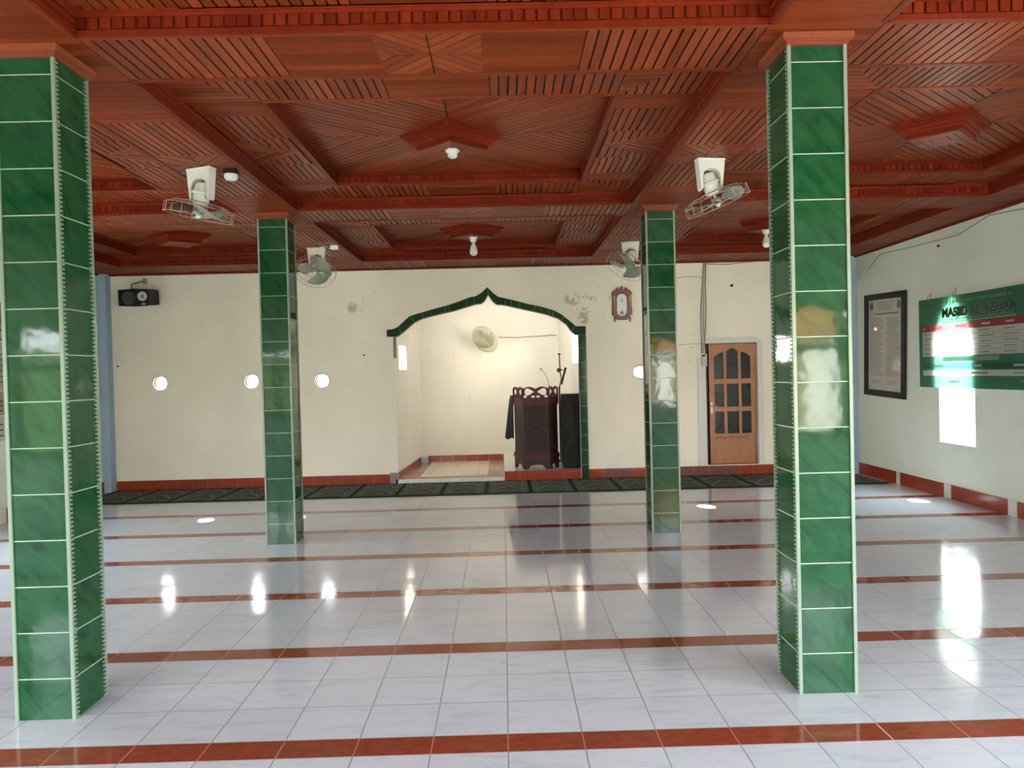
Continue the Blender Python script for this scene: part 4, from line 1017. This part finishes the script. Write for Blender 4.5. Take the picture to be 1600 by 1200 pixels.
# junction boxes and wiring beside the left fans
jb = thing('junction_box', 'small black and white junction box beside the nearest left ceiling fan', 'junction box', (-1.845, 5.20, H))
mb = MB(); mb.bbox(-0.045, 0.045, -0.03, 0.03, -0.035, 0.0, 0.004, M_BLACK); mb.build('black_base', M_BLACK, jb)
mb = MB(); mb.lathe([(0.045, -0.035), (0.046, -0.06), (0.036, -0.075), (0.005, -0.08)], M_CERAMIC, 20); mb.build('white_cap', M_CERAMIC, jb)
jb = thing('junction_box', 'pale connector box with a white wire beside the far left ceiling fan', 'junction box', (-1.82, 8.22, H))
mb = MB(); mb.bbox(-0.045, 0.045, -0.03, 0.03, -0.05, 0.0, 0.008, M_CERAMIC); mb.build('box_body', M_CERAMIC, jb)
mb = MB(); mb.tube([(-0.05, 0, -0.04), (-0.10, 0.03, -0.006), (-0.17, 0.06, -0.006), (-0.21, 0.10, -0.03)], 0.004, M_WPLASTIC, 6); mb.build('wire', M_WPLASTIC, jb)

# lamps
lm = thing('lamp_holder', 'white ceramic lamp holder with no bulb under the middle ceiling rosette', 'lamp holder', (CENT[(1, 1)][0]+0.005, CENT[(1, 1)][1]-0.02, CENT[(1, 1)][2]))
mb = MB(); mb.lathe([(0.050, 0.0), (0.053, -0.012), (0.036, -0.024), (0.034, -0.050), (0.026, -0.056), (0.022, -0.040), (0.005, -0.036)], M_CERAMIC, 6); mb.build('holder', M_CERAMIC, lm)
def bulb_lamp(loc, label, g=None):
    lm = thing('bulb_lamp', label, 'lamp', loc, 0, g)
    mb = MB(); mb.lathe([(0.050, 0.0), (0.050, -0.010), (0.036, -0.022), (0.034, -0.048), (0.028, -0.05)], M_CERAMIC, 20); mb.build('holder', M_CERAMIC, lm)
    mb = MB(); mb.lathe([(0.018, -0.045), (0.019, -0.075), (0.030, -0.10), (0.043, -0.14), (0.046, -0.165), (0.040, -0.190), (0.022, -0.206), (0.002, -0.210)], mat_plain('frosted bulb glass', (0.72, 0.68, 0.62), 0.25), 24); mb.build('bulb', None, lm)
bulb_lamp((CENT[(1, 2)][0]+0.015, CENT[(1, 2)][1]-0.03, CENT[(1, 2)][2]), 'frosted bulb hanging from the far middle ceiling rosette above the arch')
bulb_lamp((3.05, 8.40, CENT[(2, 2)][2]+0.01), 'white bulb half hidden behind the near right column, close to the ceiling')

# ------------------------------------------------------------------ framed notice on the right wall
fr = thing('framed_notice', 'narrow black framed printed notice hanging on the right wall', 'framed notice', (XR-0.004, 9.20, 1.71))
fr.rotation_euler = (math.radians(2.2), 0, 0)
RT = frameT((0, 0, 0), (0, -1, 0), (0, 0, 1))       # local x runs towards the camera, z out of the right wall
W2, H2 = 0.485, 0.65
obj_plate('frame_border', [rect(-W2, W2, -H2, H2), rect(-W2+0.075, W2-0.075, -H2+0.075, H2-0.075)], 0.0, 0.035, RT, mat_plain('black frame wood', (0.012, 0.010, 0.008), 0.5, spec=0.25), fr, 0.005)
kp = NT('printed sheet under glass'); PP = kp.sep(kp.coord())
M_SHEET = kp.set(color=kp.mix(kp.noise(kp.coord(), 3), (0.44, 0.43, 0.38, 1), (0.50, 0.49, 0.44, 1)), rough=0.9, spec=0.2, coat=1.0, coat_rough=0.06)
mb = MB(); mb.box(-W2+0.07, W2-0.07, -H2+0.07, H2-0.07, 0.004, 0.010, M_SHEET, RT); mb.build('printed_sheet', M_SHEET, fr)
M_GREYINK = mat_plain('grey print', (0.16, 0.15, 0.13), 0.8)
mb = MB()
random.seed(3)
mb.box(-0.26, 0.30, 0.385, 0.405, 0.010, 0.0107, M_GREYINK, RT)
for k, z in enumerate((0.53, 0.50, 0.47, 0.44)): mb.box(-0.20+0.01*k, 0.20-0.015*k, z, z+0.008, 0.010, 0.0106, M_GREYINK, RT)
for k in range(36):
    z = 0.33-k*0.0205
    if z < -0.40: break
    for (a, b) in ((-0.37, -0.03), (0.03, 0.37)): mb.box(a+random.uniform(0, .02), b-random.uniform(0, .10), z, z+0.006, 0.010, 0.0106, M_GREYINK, RT)
for k in range(3):
    for (a, b) in ((-0.32, -0.05), (0.05, 0.34)): mb.box(a, b-0.05*k, -0.455-0.018*k, -0.450-0.018*k, 0.010, 0.0106, M_GREYINK, RT)
mb.build('print_lines', M_GREYINK, fr)
for sx, nm in ((-0.33, 'left'), (0.32, 'right')):
    mb = MB(); vs, fs = plate_mesh([[(sx-0.04, 0.455), (sx+0.04, 0.455), (sx+0.045, 0.50), (sx+0.015, 0.545), (sx, 0.55), (sx-0.015, 0.545), (sx-0.045, 0.50)]], 0.010, 0.011, RT); mb.add(vs, fs, M_GREYINK); mb.build('emblem', M_GREYINK, fr)

# ------------------------------------------------------------------ banner over the window
def mat_vinyl(name, col):
    k = NT(name); n = k.noise(k.coord(), 5, 3)
    c = k.mix(n, tuple(x*0.94 for x in col)+(1,), tuple(min(1, x*1.04) for x in col)+(1,))
    k.set(color=c, rough=0.35, spec=0.4)
    tr = k.new('ShaderNodeBsdfTranslucent'); tr.inputs['Color'].default_value = tuple(min(0.95, x**0.62*1.0) for x in col)+(1,)
    mx = k.new('ShaderNodeMixShader'); mx.inputs[0].default_value = 0.42
    k.l.new(k.b.outputs[0], mx.inputs[1]); k.l.new(tr.outputs[0], mx.inputs[2]); k.l.new(mx.outputs[0], k.out.inputs['Surface'])
    return k.mat
V_GREEN = mat_vinyl('green vinyl', (0.022, 0.155, 0.075)); V_TEAL = mat_vinyl('teal vinyl', (0.008, 0.085, 0.05)); V_RED = mat_vinyl('red vinyl', (0.30, 0.028, 0.034)); V_WHITE = mat_vinyl('white vinyl', (0.50, 0.52, 0.48)); V_LINE = mat_vinyl('grey line', (0.22, 0.22, 0.21)); V_PALE = mat_vinyl('pale green print', (0.20, 0.34, 0.24)); V_YEL = mat_vinyl('pale yellow print', (0.50, 0.52, 0.26)); V_BLACK = mat_vinyl('dark green print', (0.02, 0.05, 0.03))
bn = thing('banner', 'green printed prayer hall banner hanging over the right wall window', 'banner', (XR-0.035, 8.40, 1.20))
BL, BH = 2.9, 0.985
QT = frameT((0, 0, 0), (0, -1, 0), (0, 0, 1))
def sheet(mb, x0, x1, z0, z1, d, mat):
    vs = [QT @ Vector(p) for p in ((x0, z0, d), (x1, z0, d), (x1, z1, d), (x0, z1, d))]
    mb.add(vs, [(0, 1, 2, 3)], mat)
mb = MB(); 
n = 30
for k in range(n):
    pass
for (xa, xb, za, zb) in ((0, 0.07, 0, 0.69), (BL-0.07, BL, 0, 0.69), (0.07, BL-0.07, 0, 0.130), (0.07, BL-0.07, 0.190, 0.205), (0.07, BL-0.07, 0.262, 0.3405), (0.07, BL-0.07, 0.205, 0.262)):
    sheet(mb, xa, xb, za, zb, 0.0, V_TEAL if za == 0.205 else V_GREEN)
vsb = []; fsb = []
for k in range(n+1):
    x = BL*k/n; vsb += [QT @ Vector((x, 0.685 if 0.07 < x < BL-0.07 else 0.685, 0)), QT @ Vector((x, BH-0.012*math.sin(PI*x/BL), 0))]
for k in range(n): fsb.append((2*k, 2*k+2, 2*k+3, 2*k+1))
mb.add(vsb, fsb, V_GREEN); mb.build('green_sheet', V_GREEN, bn)
mb = MB(); sheet(mb, 0.07, BL-0.07, 0.615, 0.685, 0.0015, V_RED); mb.build('red_header_row', V_RED, bn)
for k in range(5):
    mb = MB(); z1 = 0.613-k*0.0545; sheet(mb, 0.07, BL-0.07, z1-0.051, z1, 0.0015, V_WHITE); mb.build('white_row', V_WHITE, bn)
mb = MB()
for k in range(1, 6): z1 = 0.614-k*0.0545; sheet(mb, 0.07, BL-0.07, z1-0.002, z1+0.0025, 0.003, V_LINE)
mb.build('row_lines', V_LINE, bn)
mb = MB(); sheet(mb, 0.45, 1.35, 0.285, 0.33, 0.0015, V_PALE); mb.build('pale_caption', V_PALE, bn)
mb = MB(); sheet(mb, 0.07, BL-0.07, 0.130, 0.190, 0.0015, V_WHITE); mb.build('white_row', V_WHITE, bn)
mb = MB()
vs, fs = text_mesh('MASJID AL-AZHAR', 0.125, 0.0008, QT @ Matrix.Translation((1.02, 0.80, 0.004)), 0.003, 1.12); mb.add(vs, fs, V_BLACK); mb.build('title_lettering', V_BLACK, bn)
mb = MB()
vs, fs = text_mesh('MASJID AL-AZHAR', 0.125, 0.0004, QT @ Matrix.Translation((1.02, 0.80, 0.002)), 0.010, 1.12); mb.add(vs, fs, V_PALE); mb.build('title_outline', V_PALE, bn)
random.seed(5)
mb = MB()
x = 0.52
while x < 1.50: wv = random.uniform(0.02, 0.035); sheet(mb, x, x+wv, 0.895, 0.925, 0.002, V_PALE); x += wv+random.choice((0.01, 0.012, 0.03))
x = 0.60
while x < 1.55: wv = random.uniform(0.03, 0.05); sheet(mb, x, x+wv, 0.722, 0.736, 0.002, V_PALE); x += wv+0.015
mb.build('small_print', V_PALE, bn)
mb = MB(); x = 0.46
while x < 1.60: wv = random.uniform(0.03, 0.05); sheet(mb, x, x+wv, 0.695, 0.708, 0.002, V_YEL); x += wv+0.012
mb.build('yellow_print', V_YEL, bn)
mb = MB()
for x0, wd in ((0.09, 0.03), (0.32, 0.12), (0.68, 0.17), (1.10, 0.13), (1.45, 0.12), (1.85, 0.12), (2.25, 0.12)): sheet(mb, x0, x0+wd, 0.640, 0.660, 0.003, V_WHITE)
for x0, wd in ((0.28, 0.18), (0.98, 0.11), (1.55, 0.17)): sheet(mb, x0, x0+wd, 0.222, 0.245, 0.003, V_WHITE)
sheet(mb, 0.56, 0.74, 0.055, 0.08, 0.003, V_WHITE); sheet(mb, 1.65, 2.1, 0.075, 0.085, 0.003, V_PALE); sheet(mb, 1.7, 2.0, 0.02, 0.035, 0.003, V_PALE)
mb.build('white_captions', V_WHITE, bn)
mb = MB()
for k in range(5):
    z = 0.613-k*0.0545-0.032
    sheet(mb, 0.10, 0.24+0.03*(k % 2), z, z+0.014, 0.003, V_LINE)
    if k != 3: sheet(mb, 0.66, 0.76, z, z+0.014, 0.003, V_LINE)
    for x0 in (1.06, 1.42, 1.85): sheet(mb, x0, x0+0.16+0.02*((k*3) % 4), z, z+0.012, 0.003, V_LINE)
sheet(mb, 0.92, 1.19, 0.150, 0.172, 0.003, V_LINE); sheet(mb, 1.55, 1.85, 0.152, 0.168, 0.003, V_PALE)
mb.build('row_print', V_LINE, bn)
for x, z in ((0.20, BH-0.01), (0.66, BH-0.005)):
    mb = MB(); mb.tube([QT @ Vector((x, z-0.02, 0.004)), QT @ Vector((x-0.03, z+0.03, 0.0)), QT @ Vector((x, z+0.08, -0.03)), QT @ Vector((x+0.03, z+0.03, 0.0)), QT @ Vector((x, z-0.02, 0.004))], 0.003, M_CABLE, 5); mb.build('hanging_cord', M_CABLE, bn)

# ------------------------------------------------------------------ sheets pinned to the left wall
def poster(y0, y1, z0, z1, mat, label, marks=None, mm=None):
    t = thing('poster', label, 'poster', (XL+0.003, y1, z0), 0, 'sheets pinned to the left wall')
    mb = MB(); mb.box(0, 0.003, y0-y1, 0, 0, z1-z0, mat); mb.build('sheet', mat, t)
    if marks:
        mb = MB()
        for (a, b, c, d) in marks: mb.box(0.003, 0.0036, a, b, c, d, mm)
        mb.build('print', mm, t)
P_RED = mat_plain('red poster', (0.36, 0.035, 0.045), 0.4, var=0.3); P_GREY = mat_plain('grey sheet', (0.42, 0.40, 0.36), 0.6); P_YEL = mat_plain('yellowed sheet', (0.36, 0.31, 0.15), 0.6, var=0.2); P_WHITE = mat_plain('white sheet', (0.55, 0.53, 0.47), 0.6)
P_BLACK = mat_plain('black print', (0.07, 0.06, 0.05), 0.7); P_ORANGE = mat_plain('orange print', (0.52, 0.30, 0.20), 0.6)
poster(7.30, 8.085, 1.96, 2.375, P_RED, 'red poster high on the left wall beside the near left column', [(-0.6, -0.02, 0.13, 0.19), (-0.6, -0.03, 0.02, 0.10)], P_ORANGE)
poster(7.30, 8.095, 1.43, 1.945, P_GREY, 'grey printed sheet on the left wall under the red poster', [(-0.6, -0.05, 0.08+0.06*k, 0.09+0.06*k) for k in range(6)], P_BLACK)
poster(7.30, 8.09, 1.16, 1.415, P_YEL, 'yellowed sheet on the left wall under the grey printed sheet', [(-0.6, -0.06, 0.04+0.05*k, 0.055+0.05*k) for k in range(3)], P_BLACK)
poster(7.30, 8.10, 0.88, 1.145, P_WHITE, 'lowest white sheet on the left wall with black marks', [(-0.6, -0.08, 0.05+0.06*k, 0.065+0.06*k) for k in range(3)], P_BLACK)

# ------------------------------------------------------------------ light portals in the openings
for b in BW:
    x0, x1, z0, z1 = b[0][0], b[1][0], max(0.0, b[0][1]), b[2][1]
    portal('portal', ((x0+x1)/2, YB-0.16, (z0+z1)/2), (math.radians(90), 0, 0), x1-x0, z1-z0)
for d_, x_, a_ in ((DOOR_R, XR+0.16, 90), (DOOR_L, XL-0.16, -90)): portal('portal', (x_, (d_[0]+d_[1])/2, 1.125), (math.radians(90), 0, math.radians(a_)), d_[1]-d_[0], 2.25)
for y in SLOT_Y_R: portal('portal', (XR+0.16, y, 1.38), (math.radians(90), 0, math.radians(90)), 0.61, 1.56)
for y in SLOT_Y_L: portal('portal', (XL-0.16, y, 1.38), (math.radians(90), 0, math.radians(-90)), 0.61, 1.56)
